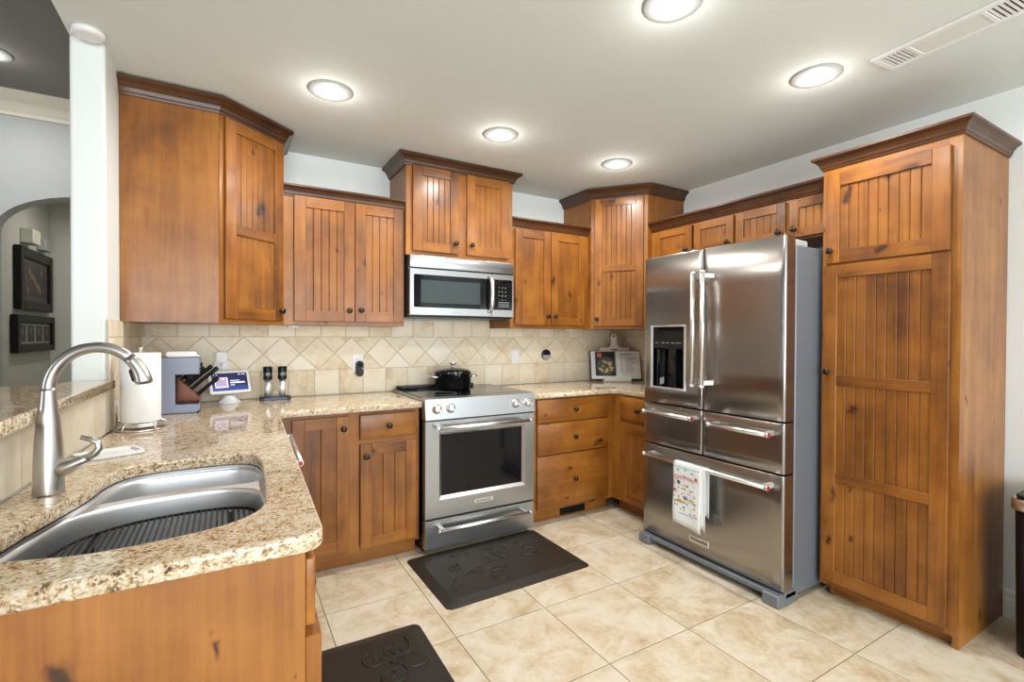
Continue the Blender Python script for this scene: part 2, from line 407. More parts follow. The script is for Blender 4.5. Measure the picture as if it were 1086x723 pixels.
# ---- backsplash tile
ZC = .912
def splash(name, s0, s1, rows, to3, dx=0):
    """tiles in wall coordinates (s, z); rows = list of (kind, z0, z1, pitch, phase)"""
    b_ = MB(); gr = .0018; th = .011
    def clip(poly, lo, hi):
        for ax_, lim, sg in ((0, s0+gr, 1), (0, s1-gr, -1), (1, lo+gr, 1), (1, hi-gr, -1)):
            out = []
            for i in range(len(poly)):
                a, c = poly[i-1], poly[i]; da, dc = (a[ax_]-lim)*sg, (c[ax_]-lim)*sg
                if da >= 0: out.append(a)
                if da*dc < 0:
                    t = da/(da-dc); out.append((a[0]+(c[0]-a[0])*t, a[1]+(c[1]-a[1])*t))
            poly = out
            if len(poly) < 3: return None
        return poly
    def put(poly, lo, hi):
        q = clip(poly, lo, hi)
        if not q: return
        cx = sum(p[0] for p in q)/len(q); cy = sum(p[1] for p in q)/len(q)
        t = bmesh.new(); bot = [t.verts.new(to3(p[0], p[1], th-.0035)) for p in q]
        ins = []
        for p in q:
            d = math.hypot(p[0]-cx, p[1]-cy); k = max(0, 1-.003/d); ins.append(t.verts.new(to3(cx+(p[0]-cx)*k, cy+(p[1]-cy)*k, th)))
        t.faces.new(ins)
        for i in range(len(q)): t.faces.new((bot[i-1], bot[i], ins[i], ins[i-1]))
        bmesh.ops.recalc_face_normals(t, faces=t.faces)
        b_.add(t, 0)
    for kind, z0, z1, pitch, ph in rows:
        if kind == 'sq':
            k0 = math.floor((s0-ph)/pitch)
            for k in range(k0, k0+int((s1-s0)/pitch)+3):
                a = ph+k*pitch; put([(a+gr, z0), (a+pitch-gr, z0), (a+pitch-gr, z1), (a+gr, z1)], z0, z1)
        else:
            hp = pitch/2; zc = (z0+z1)/2; k0 = math.floor((s0-ph)/pitch)-1; e = hp-gr*1.4
            for k in range(k0, k0+int((s1-s0)/pitch)+4):
                for cx, cz in ((ph+k*pitch, zc), (ph+k*pitch+hp, z0), (ph+k*pitch+hp, z1)):
                    hh = (z1-z0)/2-gr*1.4
                    put([(cx-e, cz), (cx, cz-hh), (cx+e, cz), (cx, cz+hh)], z0, z1)
    lo, hi = rows[0][1], rows[-1][2]
    for d, z_ in ((th-.003, None),):
        c8 = [to3(s, z, q) for s in (s0, s1) for z in (lo, hi) for q in (0, d)]
        t = bmesh.new(); vs = [t.verts.new(p) for p in c8]
        for q in ((0, 1, 3, 2), (4, 6, 7, 5), (0, 4, 5, 1), (2, 3, 7, 6), (0, 2, 6, 4), (1, 5, 7, 3)): t.faces.new([vs[i] for i in q])
        bmesh.ops.recalc_face_normals(t, faces=t.faces); b_.add(t, 1)
    return b_
ROWS = [('sq', ZC, 1.077, .1545, -.353), ('di', 1.077, 1.290, .210, -.488), ('sq', 1.290, 1.415, .1545, -.312)]
struct(splash('x', XL, XR, ROWS, lambda s, z, d: (s, -d, z)), 'wall_backsplash', [M['splash'], M['grout_w']])
struct(splash('x', -.86, -.012, [('sq', ZC, 1.077, .1545, 0), ('di', 1.077, 1.290, .21, .05), ('sq', 1.29, 1.362, .1545, .02)], lambda s, z, d: (XL+d, s, z)), 'wall_backsplash_left', [M['splash'], M['grout_w']])
struct(splash('x', -1.10, -.012, ROWS[:2]+[('sq', 1.290, 1.36, .1545, 0)], lambda s, z, d: (XR-d, s, z)), 'wall_backsplash_right', [M['splash'], M['grout_w']])
# low wall under the bar
def hx(y): return -1.397+(y+.86)*.0495          # tiled face of the low wall
hw = MB(); hw.prism([(hx(-.861)-.012, -.861), (hx(-.861)-.13, -.861), (hx(-2.40)-.13, -2.40), (hx(-2.40)-.012, -2.40)][::-1], 0, 1.084)
struct(hw, 'wall_low', M['wall'])
def lowto3(s, z, d): return (hx(s)-.012+d, s, z)
struct(splash('x', -2.40, -.862, [('sq', ZC, 1.084, .198, -1.49)], lowto3), 'wall_low_tile', [M['tileside'], M['grout_w']])

# ------------------------------------------------------------------ countertops
def slab(outer, hole, z0, z1):
    t = bmesh.new(); es = []
    for L in (outer, hole):
        if not L: continue
        vs = [t.verts.new((x, y, z1)) for x, y in L]
        es += [t.edges.new((vs[i-1], vs[i])) for i in range(len(vs))]
    bmesh.ops.triangle_fill(t, edges=es, use_beauty=True, normal=(0, 0, 1))
    if t.faces and t.faces[:][0].normal.z < 0: bmesh.ops.reverse_faces(t, faces=t.faces)
    ret = bmesh.ops.extrude_face_region(t, geom=list(t.faces))
    nv = [e for e in ret['geom'] if isinstance(e, bmesh.types.BMVert)]
    bmesh.ops.translate(t, verts=nv, vec=(0, 0, z0-z1))
    bmesh.ops.recalc_face_normals(t, faces=t.faces)
    es = [e for e in t.edges if len(e.link_faces) == 2 and abs(e.calc_face_angle(0)) > .9 and abs(e.verts[0].co.z-e.verts[1].co.z) < 1e-6]
    bmesh.ops.bevel(t, geom=es, offset=.006, segments=3, affect='EDGES', profile=.5)
    for f_ in t.faces: f_.smooth = abs(f_.normal.z) < .97
    b_ = MB(); b_.add(t, None); return b_
def spline(pts, n=6):
    out = []; N = len(pts)
    for i in range(N):
        p0, p1, p2, p3 = [Vector(pts[(i+k) % N]) for k in (-1, 0, 1, 2)]
        for k in range(n):
            t = k/n
            out.append(tuple(.5*((2*p1)+(p2-p0)*t+(2*p0-5*p1+4*p2-p3)*t*t+(3*p1-p0-3*p2+p3)*t**3)))
    return out
SINK = spline([(-1.376, -2.12), (-1.360, -2.00), (-1.322, -1.86), (-1.298, -1.76), (-1.278, -1.63), (-1.235, -1.553), (-1.15, -1.528), (-1.03, -1.527), (-.945, -1.545), (-.908, -1.62), (-.905, -1.80), (-.910, -2.00), (-.930, -2.13), (-.995, -2.197), (-1.09, -2.224), (-1.20, -2.232), (-1.285, -2.212), (-1.345, -2.188)], 4)
def arc(cx, cy, r, a0, a1, n=6): return [(cx+r*cos(R(a0+(a1-a0)*k/n)), cy+r*sin(R(a0+(a1-a0)*k/n))) for k in range(n+1)]
YN = -2.345
left = [(hx(YN)+.002, YN)] + arc(-.868, YN+.045, .045, -90, -2) + [(-.769, -.70)] + arc(-.769+.06, -.637-.06, .06, 180, 90) + [(-.006, -.637), (-.006, -.012), (XL+.012, -.012), (XL+.012, -.86), (hx(-.87)+.002, -.87)]
gt = slab(left, SINK, ZC-.035, ZC)
single(gt, 'countertop', M['granite'], 'long L-shaped speckled granite countertop holding the sink, left of the range', 'countertop', (-.9, -1.5, ZC-.035))
right = [(.768, -.637), (1.44, -.637)] + arc(1.44, -.697, .06, 90, 0) + [(1.50, -1.105), (XR-.013, -1.105), (XR-.013, -.012), (.768, -.012)]
single(slab(right, None, ZC-.035, ZC), 'countertop', M['granite'], 'smaller corner granite countertop between the range and the refrigerator', 'countertop', (1.6, -.4, ZC-.035))
bar = [(-1.402, -2.42), (-1.383, -.864), (-1.515, -.864), (-1.535, -1.02), (-1.76, -1.05), (-1.78, -2.42)][::-1]
single(slab(bar, None, 1.084, 1.120), 'bar_top', M['granite'], 'raised granite bar ledge on the tiled low wall behind the faucet', 'bar top', (-1.5, -1.6, 1.084))

# ------------------------------------------------------------------ cabinets  (local frame: x to the right seen from the front, y into the cabinet, z up)
KNOB = [(0, 0), (.009, 0), (.007, .004), (.006, .012), (.0145, .017), (.0165, .022), (.014, .027), (.007, .0295), (0, .030)]
def knob(parent, x, y, z):
    return MB().lathe(KNOB, Matrix.Translation((x, y, z)) @ Matrix.Rotation(R(90), 4, 'X'), seg=16).build('knob', M['bronze'], parent)
def bead(x0, x1, z0, z1, yf, th=.006, pitch=.042, plain=False):
    """panel with vertical v-grooves, front at yf"""
    n_ = max(1, round((x1-x0)/pitch)); p = (x1-x0)/n_
    b_ = MB()
    for k in range(n_):
        a, c = x0+k*p, x0+(k+1)*p; g1 = 0 if k == 0 or plain else .0042; g2 = 0 if k == n_-1 or plain else .0042
        pts = [(a, yf+g1), (a+.0035, yf), (c-.0035, yf), (c, yf+g2)]
        lo = [b_.bm.verts.new((x, y, z0)) for x, y in pts]; hi = [b_.bm.verts.new((x, y, z1)) for x, y in pts]
        for q in range(3): b_.bm.faces.new((lo[q], lo[q+1], hi[q+1], hi[q]))
    b_.quad([(x0, yf+th, z0), (x0, yf+th, z1), (x1, yf+th, z1), (x1, yf+th, z0)])
    return b_
def door(parent, x0, x1, z0, z1, rails=None, fr=.062, kn=None, plain=False, y=0, th=.02, pitch=.042, name='door'):
    """rails: list of heights (z centre) of middle rails"""
    y1, y0 = y-.0005, y-th
    b_ = MB(); bv = .002
    b_.box(x0, x0+fr, y0, y1, z0, z1, 0, bv); b_.box(x1-fr, x1, y0, y1, z0, z1, 0, bv)
    rails = sorted(rails or [])
    zs = [z0] + [v for c in (rails or []) for v in (c-.024, c+.024)] + [z1]
    cuts = [(z0, z0+fr)] + [(c-.024, c+.024) for c in (rails or [])] + [(z1-fr, z1)]
    for a, c in cuts: b_.box(x0+fr, x1-fr, y0+.0003, y1, a, c, 1, .0012)
    d = b_.build(name, [M['wood_v'], M['wood_h']], parent)
    for (a, c), (e, f_) in zip(cuts, cuts[1:]):
        bead(x0+fr-.003, x1-fr+.003, c-.003, e+.003, y0+.009, plain=plain, pitch=pitch).build('panel', M['groove'], d)
    if kn: knob(d, kn[0], y0, kn[1])
    return d
def drawer(parent, x0, x1, z0, z1, y=0, th=.02, kn=True):
    d = MB().box(x0, x1, y-th, y-.0005, z0, z1, 0, .004, 2).build('drawer', M['wood_h'], parent)
    if kn: knob(d, (x0+x1)/2, y-th, (z0+z1)/2)
    return d
def face(parent, W, z0, z1, stiles, rails, th=.02):
    b_ = MB()
    for a, c in stiles: b_.box(a, c, 0, th, z0, z1, 0)
    for a, c in rails:
        st = sorted(stiles)
        for (p, q), (s, t) in zip(st, st[1:]): b_.box(q, s, .0002, th, a, c, 1)
    return b_.build('face_frame', [M['wood_v'], M['wood_h']], parent)
CROWN = [(0, 0), (.008, 0), (.010, .010), (.014, .014), (.018, .030), (.030, .048), (.044, .058), (.048, .062), (.048, .074), (0, .074)]
def crown(parent, path, z, sc=1.0, hs=1.0, name='crown_molding'):
    """path: points along the front (outward = to the right of travel); mitred"""
    P = [Vector(p) for p in path]; N = len(P); t = bmesh.new(); rows = []
    def nrm(a, b_): d = (b_-a).normalized(); return Vector((d.y, -d.x))
    for i, p in enumerate(P):
        if i == 0: o = nrm(P[0], P[1])
        elif i == N-1: o = nrm(P[-2], P[-1])
        else:
            a, c = nrm(P[i-1], p), nrm(p, P[i+1]); o = (a+c)/(1+a.dot(c))
        rows.append([t.verts.new((p.x+o.x*q*sc, p.y+o.y*q*sc, z+h*hs)) for q, h in CROWN])
    for a, c in zip(rows, rows[1:]):
        for k in range(len(CROWN)): t.faces.new((a[k-1], a[k], c[k], c[k-1]))
    t.faces.new(rows[0]); t.faces.new(rows[-1][::-1])
    bmesh.ops.recalc_face_normals(t, faces=t.faces)
    b_ = MB(); b_.add(t, 0); return b_.build(name, M['crown'], parent)
def carcass(parent, W, D, z0, z1, y0=.02, mat='wood_v'):
    return MB().box(0, W, y0, D, z0, z1, 0, .001).build('carcass', M[mat], parent)

ZU = 1.360                                       # underside of the wall cabinets
# upper cabinet, left of the microwave
x0, x1 = -.7155, -.0175; yf = -.328; W = x1-x0; D = -yf-.012
c = thing('wall_cabinet', 'two-door beadboard wall cabinet left of the microwave, above the salt and pepper mills', 'cabinet', (x0, yf, ZU))
carcass(c, W, D, 0, .752); face(c, W, 0, .752, [(0, .05), (W/2-.02, W/2+.02), (W-.035, W)], [(0, .04), (.71, .752)])
door(c, .052, .388, .024, .740, kn=(.388-.033, .024+.066)); door(c, .392, W-.010, .024, .740, kn=(.392+.033, .024+.070))
crown(c, [(.0, 0), (W, 0)], .735, .8, .85)
# tall cabinet above the microwave
x0, x1 = -.0145, .766; yf = -.36; W = x1-x0
c = thing('wall_cabinet', 'raised two-door beadboard cabinet directly above the microwave', 'cabinet', (x0, yf, 1.818))
carcass(c, W, -yf-.002, 0, .60); face(c, W, 0, .60, [(0, .04), (W/2-.03, W/2+.03), (W-.04, W)], [(0, .04), (.55, .60)])
door(c, .040, .358, .028, .572, kn=(.358-.028, .095)); door(c, .418, W-.038, .028, .572, kn=(.418+.030, .095))
crown(c, [(0, -yf-.004), (0, 0), (W, 0), (W, -yf-.004)], .566, 1.15, .92)
# upper cabinet, right of the range
x0, x1 = .768, 1.4845; yf = -.328; W = x1-x0
c = thing('wall_cabinet', 'two-door knotty wall cabinet right of the microwave, above the white switch', 'cabinet', (x0, yf, ZU))
carcass(c, W, D, 0, .752); face(c, W, 0, .752, [(0, .04), (W/2-.02, W/2+.02), (W-.045, W)], [(0, .04), (.71, .752)])
door(c, .036, .346, .024, .725, kn=(.346-.030, .09), pitch=.10); door(c, .352, .672, .024, .725, kn=(.352+.030, .09), pitch=.10)
crown(c, [(0, 0), (W, 0)], .735, .8, .85)
# corner cabinets
def corner_cab(label, pts, wallpt, xd, loc0, knobx):
    """pts: side a back, front a, front b, side b back (world, left to right seen from the room)"""
    (ax_, ay), (bx_, by), (cx_, cy), (dx_, dy) = pts
    d = Vector((cx_-bx_, cy-by)); L = d.length; rz = math.atan2(d.y, d.x)
    c = thing('corner_cabinet', label, 'cabinet', (bx_, by, ZU), rz)
    inv = Matrix.Rotation(-rz, 2)
    loc = lambda p: tuple(inv @ (Vector(p)-Vector((bx_, by))))
    poly = [loc(p) for p in pts]+[loc(wallpt)]
    MB().prism(poly, 0, 1.05).build('carcass', M['wood_v'], c)
    door(c, xd[0]*L, xd[1]*L, .022, 1.012, rails=[.47], kn=(knobx*L, .075), fr=.058, pitch=.036)
    b_ = MB(); b_.box(0, xd[0]*L-.002, -.004, 0, 0, 1.03, 0); b_.box(xd[1]*L+.002, L, -.004, 0, 0, 1.03, 0)
    b_.box(xd[0]*L-.002, xd[1]*L+.002, -.003, 0, 1.014, 1.03, 1); b_.box(xd[0]*L-.002, xd[1]*L+.002, -.003, 0, 0, .02, 1)
    b_.build('face_frame', [M['wood_v'], M['wood_h']], c)
    crown(c, [loc(p) for p in pts], 1.018, 1.1, .97)
    return c
corner_cab('tall left corner cabinet with wide flat side panel, above the paper towel roll', [(XL+.002, -.587), (-1.027, -.587), (-.719, -.336), (-.719, -.002)], (XL+.002, -.002), (.06, .955), None, .90)
corner_cab('tall angled corner cabinet with beadboard door above the cookbook stand', [(1.487, -.002), (1.487, -.365), (1.76, -.70), (XR-.002, -.70)], (XR-.002, -.002), (.07, .93), None, .13)
# cabinets above the refrigerator (face -X)
def over_fridge(y0, y1, label, doors, first, last):
    W = y0-y1; c = thing('wall_cabinet', label, 'cabinet', (1.80, y0, 1.855), R(-90)); D = XR-.002-1.80
    carcass(c, W, D, 0, .25); face(c, W, 0, .25, [(0, doors[0][0]+.02), (doors[0][1]-.02, doors[1][0]+.02), (doors[1][1]-.02, W)], [(0, .025), (.22, .25)])
    for a, b_, k in doors: door(c, a, b_, .012, .226, kn=(k, .055), fr=.052)
    crown(c, [(0, 0), (W, 0)], .236, .95, .95)
over_fridge(-.703, -1.408, 'short two-door cabinet over the refrigerator, next to the angled corner cabinet', [(.045, .380, .34), (.400, .700, .668)], 1, 0)
over_fridge(-1.409, -2.030, 'short two-door cabinet over the refrigerator, next to the tall pantry', [(.012, .330, .295), (.352, .612, .385)], 0, 1)
# pantry
y0, y1 = -2.034, -2.573; W = y0-y1; D = XR-.002-1.61
c = thing('pantry_cabinet', 'tall pantry cabinet with small upper and three-panel lower beadboard doors', 'cabinet', (1.61, y0, 0), R(-90))
b_ = MB(); b_.box(0, .02, .02, D, .058, 2.15, 0); b_.box(W-.02, W, .02, D, .0, 2.15, 0); b_.box(.02, W-.02, .06, D, .058, 2.15, 0); b_.build('carcass', M['wood_v'], c)
face(c, W, .058, 2.15, [(0, .035), (W-.042, W)], [(.058, .10), (1.63, 1.69), (2.08, 2.15)])
MB().box(.02, W-.02, .055, .06, 0, .058).build('toe_kick', M['wood_h'], c)
MB().box(.035, .052, .035, .054, 0, .056, 0, .001).build('shim', M['wood_v'], c)
door(c, .022, .505, 1.668, 2.105, kn=(.048, 1.728), fr=.062); door(c, .014, .508, .086, 1.657, rails=[1.090, .610], kn=(.040, 1.130), fr=.062)
crown(c, [(0, D-.002), (0, 0), (W, 0), (W, D-.002)], 2.140, .90, .82)
# base cabinets on the back wall
x0, x1 = -.76, -.012; yf = -.60; W = x1-x0
c = thing('base_cabinet', 'base cabinet with two doors and one drawer, left of the range', 'cabinet', (x0, yf, 0))
carcass(c, W, -yf-.002, .09, .876); face(c, W, .09, .876, [(0, .06), (.34, .40), (W-.027, W)], [(.09, .13), (.69, .72), (.855, .876)])
MB().box(0, W, .07, .09, 0, .09).build('toe_kick', M['wood_h'], c)
MB().box(-.034, -.0005, .002, .022, .09, .876).build('filler_strip', M['wood_v'], c)
door(c, .055, .340, .118, .858, kn=(.340-.028, .793), pitch=.10); drawer(c, .402, .723, .722, .858); door(c, .404, .727, .112, .692, kn=(.404+.030, .626), pitch=.07)
x0, x1 = .785, 1.51; W = x1-x0
c = thing('drawer_cabinet', 'base cabinet with three drawers, right of the range', 'cabinet', (x0, yf, 0))
carcass(c, W, -yf-.002, .09, .876); face(c, W, .09, .876, [(0, .04), (W-.075, W)], [(.09, .11), (.475, .49), (.69, .705), (.86, .876)])
MB().box(0, W, .07, .09, 0, .09).build('toe_kick', M['wood_h'], c)
for a, b_ in ((.706, .866), (.484, .698), (.110, .476)): drawer(c, .036, .668, a, b_)
y0, y1 = -.6004, -1.103; W = y0-y1
c = thing('base_cabinet', 'corner base cabinet facing sideways beside the refrigerator', 'cabinet', (1.5105, y0, 0), R(-90))
MB().box(0, W, .02, XR-.004-1.5105, .09, .876, 0, .001).build('carcass', M['wood_v'], c)
face(c, W, .09, .876, [(0, .105), (W-.04, W)], [(.09, .11), (.67, .70), (.855, .876)])
MB().box(0, W, .07, .09, 0, .09).build('toe_kick', M['wood_h'], c)
drawer(c, .100, W-.03, .698, .858); door(c, .100, W-.03, .105, .674, plain=False, kn=(W-.065, .61))
# peninsula: sink cabinet and dishwasher (front faces +X, run turned by 2.2 degrees)
TH = R(90-2.19); PX, PY = -.858, -2.312
c = thing('sink_cabinet', 'peninsula cabinet under the sink with a plain knotty end panel', 'cabinet', (PX, PY, 0), TH)
b_ = MB(); b_.box(0, .02, .02, .595, 0, .876, 0); b_.box(.02, .83, .57, .595, .09, .876, 0); b_.box(.81, .83, .02, .57, .09, .876, 0); b_.box(.02, .81, .02, .57, .09, .11, 0)
b_.build('carcass', M['wood_y'], c)
face(c, .83, .09, .876, [(0, .03), (.40, .43), (.80, .83)], [(.09, .12), (.69, .72), (.85, .876)])
MB().box(.02, .83, .07, .09, 0, .09).build('toe_kick', M['wood_h'], c)
for a, b2 in ((.006, .414), (.420, .824)):
    drawer(c, a, b2, .712, .850, kn=False)
    door(c, a, b2, .105, .690, th=.032 if a < .1 else .02, kn=((b2-.03) if a < .1 else a+.03, .62), plain=False)
def pen(lx, ly): return (PX+lx*cos(TH)-ly*sin(TH), PY+lx*sin(TH)+ly*cos(TH))
q = pen(.835, 0)
c = thing('dishwasher', 'stainless dishwasher in the peninsula with a red-capped bar handle', 'dishwasher', (*q, 0), TH)
MB().box(0, .60, .03, .57, .02, .872, 0).build('body', M['black'], c)
MB().box(.002, .598, -.012, .03, .10, .868, 0, .004, 2).build('door', M['steel'], c)
MB().box(.0, .60, .05, .07, 0, .10).build('toe_kick', M['black'], c)
h = MB().tube([(.03, -.062, .835), (.57, -.062, .835)], .0105, 0, 14).build('handle', M['chrome'], c)
for xx in (.045, .555): MB().box(xx-.010, xx+.010, -.060, -.012, .826, .844, 0, .003).build('handle_post', M['chrome'], h)
MB().cyl((.030, -.062, .835), (.0275, -.062, .835), .009, 0).build('medallion', M['red'], h)
q = pen(1.437, 0)
c = thing('corner_filler_cabinet', 'blind corner base cabinet at the inside turn of the long countertop', 'cabinet', (*q, 0), TH)
MB().box(0, .258, .0, .57, .09, .876, 0, .001).build('carcass', M['wood_v'], c); MB().box(0, .258, .07, .09, 0, .09).build('toe_kick', M['wood_h'], c)

# ------------------------------------------------------------------ range
c = thing('range', 'stainless slide-in electric range with black glass cooktop between the base cabinets', 'range', (0, -.62, 0))
W = .762
MB().box(.004, W-.004, .0, .60, .02, .905, 0).build('body', M['black'], c)
# side panel of the control console and cooktop
b_ = MB(); prof = [(-.058, .806), (-.046, .926), (0, .930), (.03, .930), (.03, .806)]
b_.prism(prof, .0, W, mat=Matrix(((0, 0, 1, 0), (1, 0, 0, 0), (0, 1, 0, 0), (0, 0, 0, 1))), bev=.002, seg=1); cp = b_.build('control_panel', M['steel'], c)
for x in (.072, .160, .612, .704):
    k = MB(); mt = Matrix.Translation((x, -.052, .868)) @ Matrix.Rotation(R(84), 4, 'X')
    k.lathe([(0, 0), (.029, 0), (.029, .006), (.024, .008), (.022, .026), (.019, .030), (0, .031)], mt, seg=28)
    k.box(-.0055, .0055, -.023, .023, .028, .040, 0, .002, mat=mt @ Matrix.Rotation(R(35), 4, 'Z')); k.build('knob', M['chrome'], cp)
MB().box(.006, W-.006, -.030, .0, .796, .812).build('vent_gap', M['black'], c)
b_ = MB(); b_.box(.0, W, .03, .606, .905, .927, 0, .003); b_.build('cooktop_rim', M['steel'], c)
MB().box(.012, W-.012, .032, .595, .9272, .931, 0, .0015).build('cooktop_glass', M['black_glass'], c)
b_ = MB(); b_.prism(rrect(.012, W-.17, .50, .585, .035, 6), .931, .952, 0, bev=.006); b_.build('rear_vent', M['black'], c)
b_ = MB()
for x, y, r_ in ((.20, .17, .09), (.55, .17, .11), (.20, .40, .08), (.55, .40, .08)):
    b_.tube([(x+r_*cos(2*pi*k/40), y+r_*sin(2*pi*k/40), .9312) for k in range(40)], .0006, 0, 4, True)
b_.build('burner_ring', M['print_grey'], c)
# oven door with window
def ring(x0, x1, z0, z1, X0, X1, Z0, Z1, ya, yb):
    """frame between outer rect (ya) and inner rect (yb)"""
    o = [(X0, ya, Z0), (X1, ya, Z0), (X1, ya, Z1), (X0, ya, Z1)]; i_ = [(x0, yb, z0), (x1, yb, z0), (x1, yb, z1), (x0, yb, z1)]
    b_ = MB()
    for k in range(4): b_.quad([o[k-1], o[k], i_[k], i_[k-1]])
    return b_
wx0, wx1, wz0, wz1 = .108, .672, .345, .712
b_ = MB(); yo, yi = -.050, -.002
b_.box(.003, wx0-.018, yo, yi, .222, .796, 0); b_.box(wx1+.018, W-.003, yo, yi, .222, .796, 0)
b_.box(wx0-.018, wx1+.018, yo, yi, wz1+.018, .796, 0); b_.box(wx0-.018, wx1+.018, yo, yi, .222, wz0-.018, 0)
od = b_.build('oven_door', M['steel'], c)
ring(wx0, wx1, wz0, wz1, wx0-.0185, wx1+.0185, wz0-.0185, wz1+.0185, yo-.0004, yo+.016).build('window_frame', M['chrome'], od)
MB().box(wx0-.004, wx1+.004, yo+.016, yo+.022, wz0-.004, wz1+.004).build('window_glass', M['oven_glass'], od)
def bar_handle(parent, x0, x1, z, y, yd, r_=.012, med=False, posts=.028):
    h = MB().tube([(x0, y, z), (x1, y, z)], r_, 0, 18).build('handle', M['chrome'], parent)
    for xx in (x0+posts, x1-posts):
        b_ = MB(); b_.prism(rrect(xx-.013, xx+.013, z-.012, z+.012, .005, 3), 0, 1, mat=Matrix.Translation((0, yd, 0)) @ FRONT @ Matrix.Diagonal((1, 1, yd-y, 1))); b_.build('handle_post', M['chrome'], h)
    b_ = MB(); b_.cyl((x0-.002, y, z), (x0+.012, y, z), r_*1.12, 0, 18); b_.build('end_cap', M['chrome'], h)
    b_ = MB(); b_.cyl((x1-.012, y, z), (x1+.002, y, z), r_*1.12, 0, 18); b_.build('end_cap', M['chrome'], h)
    if med: MB().cyl((x1+.002, y, z), (x1+.0035, y, z), r_*.85, 0, 18).build('medallion', M['red'], h)
    return h
bar_handle(od, .058, .700, .760, -.105, yo)
bd = MB().box(.318, .452, yo-.003, yo, .268, .292, 0, .001).build('badge', M['chrome'], od)
text('KitchenAid', .019, Matrix.Translation((.385, yo-.0034, .280)) @ FRONT, M['black'], 'lettering', bd, sx=1.15)
MB().box(.006, W-.006, -.030, .0, .208, .222).build('drawer_gap', M['black'], c)
dr = MB().box(.003, W-.003, yo, -.002, .040, .208, 0, .002).build('warming_drawer', M['steel'], c)
bar_handle(dr, .068, .706, .158, -.100, yo)
b_ = MB()
for xx in (.06, .70): b_.cyl((xx, .05, 0), (xx, .05, .02), .02, 0); b_.cyl((xx, .5, 0), (xx, .5, .02), .02, 0)
b_.build('foot', M['black'], c)
# pot
px, py, pz = .372, -.215, .931
c = thing('stock_pot', 'shiny black two-handled lidded pot on the back of the cooktop', 'pot', (px, py, pz))
MB().lathe([(0, 0), (.112, 0), (.122, .006), (.127, .02), (.128, .108), (.131, .112), (.127, .112), (.124, .104), (.120, .02), (0, .015)], seg=40).build('body', M['pot'], c)
ld = MB().lathe([(0, .1135), (.130, .1135), (.130, .119), (.115, .131), (.07, .143), (.02, .148), (0, .1485)], seg=40).build('lid', M['pot'], c)
MB().lathe([(0, .148), (.012, .148), (.009, .158), (.011, .166), (.027, .176), (.029, .182), (.022, .186), (0, .187)], seg=24).build('lid_knob', M['chrome'], ld)
for s in (-1, 1):
    MB().tube([(s*.122, -.045, .085), (s*.150, -.045, .088), (s*.172, -.03, .090), (s*.176, 0, .090), (s*.172, .03, .090), (s*.150, .045, .088), (s*.122, .045, .085)], .007, 0, 10).build('handle', M['chrome'], c)

# ------------------------------------------------------------------ microwave
c = thing('microwave', 'stainless over-the-range microwave under the raised cabinet', 'microwave', (0, -.362, 1.421))
MB().box(.0, .760, .0, .34, .012, .395, 0).build('body', M['steel'], c)
MB().box(.004, .756, -.012, .335, .0, .012).build('underside', M['black'], c)
MB().box(.0, .760, -.034, .0, .316, .395, 0, .003, 2).build('vent_strip', M['steel'], c)
MB().box(.006, .754, -.024, .0, .309, .316).build('seam', M['black'], c)
dr = MB().box(.0, .583, -.032, .0, .013, .309, 0, .002).build('door', M['steel'], c)
b_ = MB(); b_.prism(rrect(.026, .580, .062, .272, .008, 4), 0, .003, mat=Matrix.Translation((0, -.032, 0)) @ FRONT); b_.build('window_border', M['black_glass'], dr)
MB().box(.072, .492, -.0362, -.035, .092, .238).build('window_screen', M['mw_glass'], dr)
b_ = MB(); b_.tube([(.566, -.035, .292), (.566, -.060, .282), (.566, -.074, .25), (.566, -.079, .17), (.566, -.074, .09), (.566, -.060, .055), (.566, -.035, .045)], [.010, .012, .0145, .0155, .0145, .012, .010], 0, 14)
b_.build('handle', M['chrome'], dr)
cp = MB().box(.586, .760, -.032, .0, .013, .309, 0, .002).build('control_panel', M['steel'], c)
b_ = MB(); b_.prism(rrect(.592, .746, .062, .272, .008, 4), 0, .003, mat=Matrix.Translation((0, -.032, 0)) @ FRONT); pn = b_.build('keypad', M['black_glass'], cp)
for i, row in enumerate(('1 2 3', '4 5 6', '7 8 9', '* 0 +')):
    for j, ch in enumerate(row.split()): text(ch, .012, Matrix.Translation((.640+j*.026, -.0352, .215-i*.028)) @ FRONT, M['page'], 'key_digit', pn)
b_ = MB()
for i in range(3): b_.box(.636, .720, -.0356, -.0350, .112-i*.015, .116-i*.015)
b_.build('key_label', M['print_grey'], pn)
b_ = MB()
for i in range(9): b_.box(.300+i*.0062, .3045+i*.0062, -.0325, -.032, .032, .038)
b_.build('brand_mark', M['print_grey'], dr)

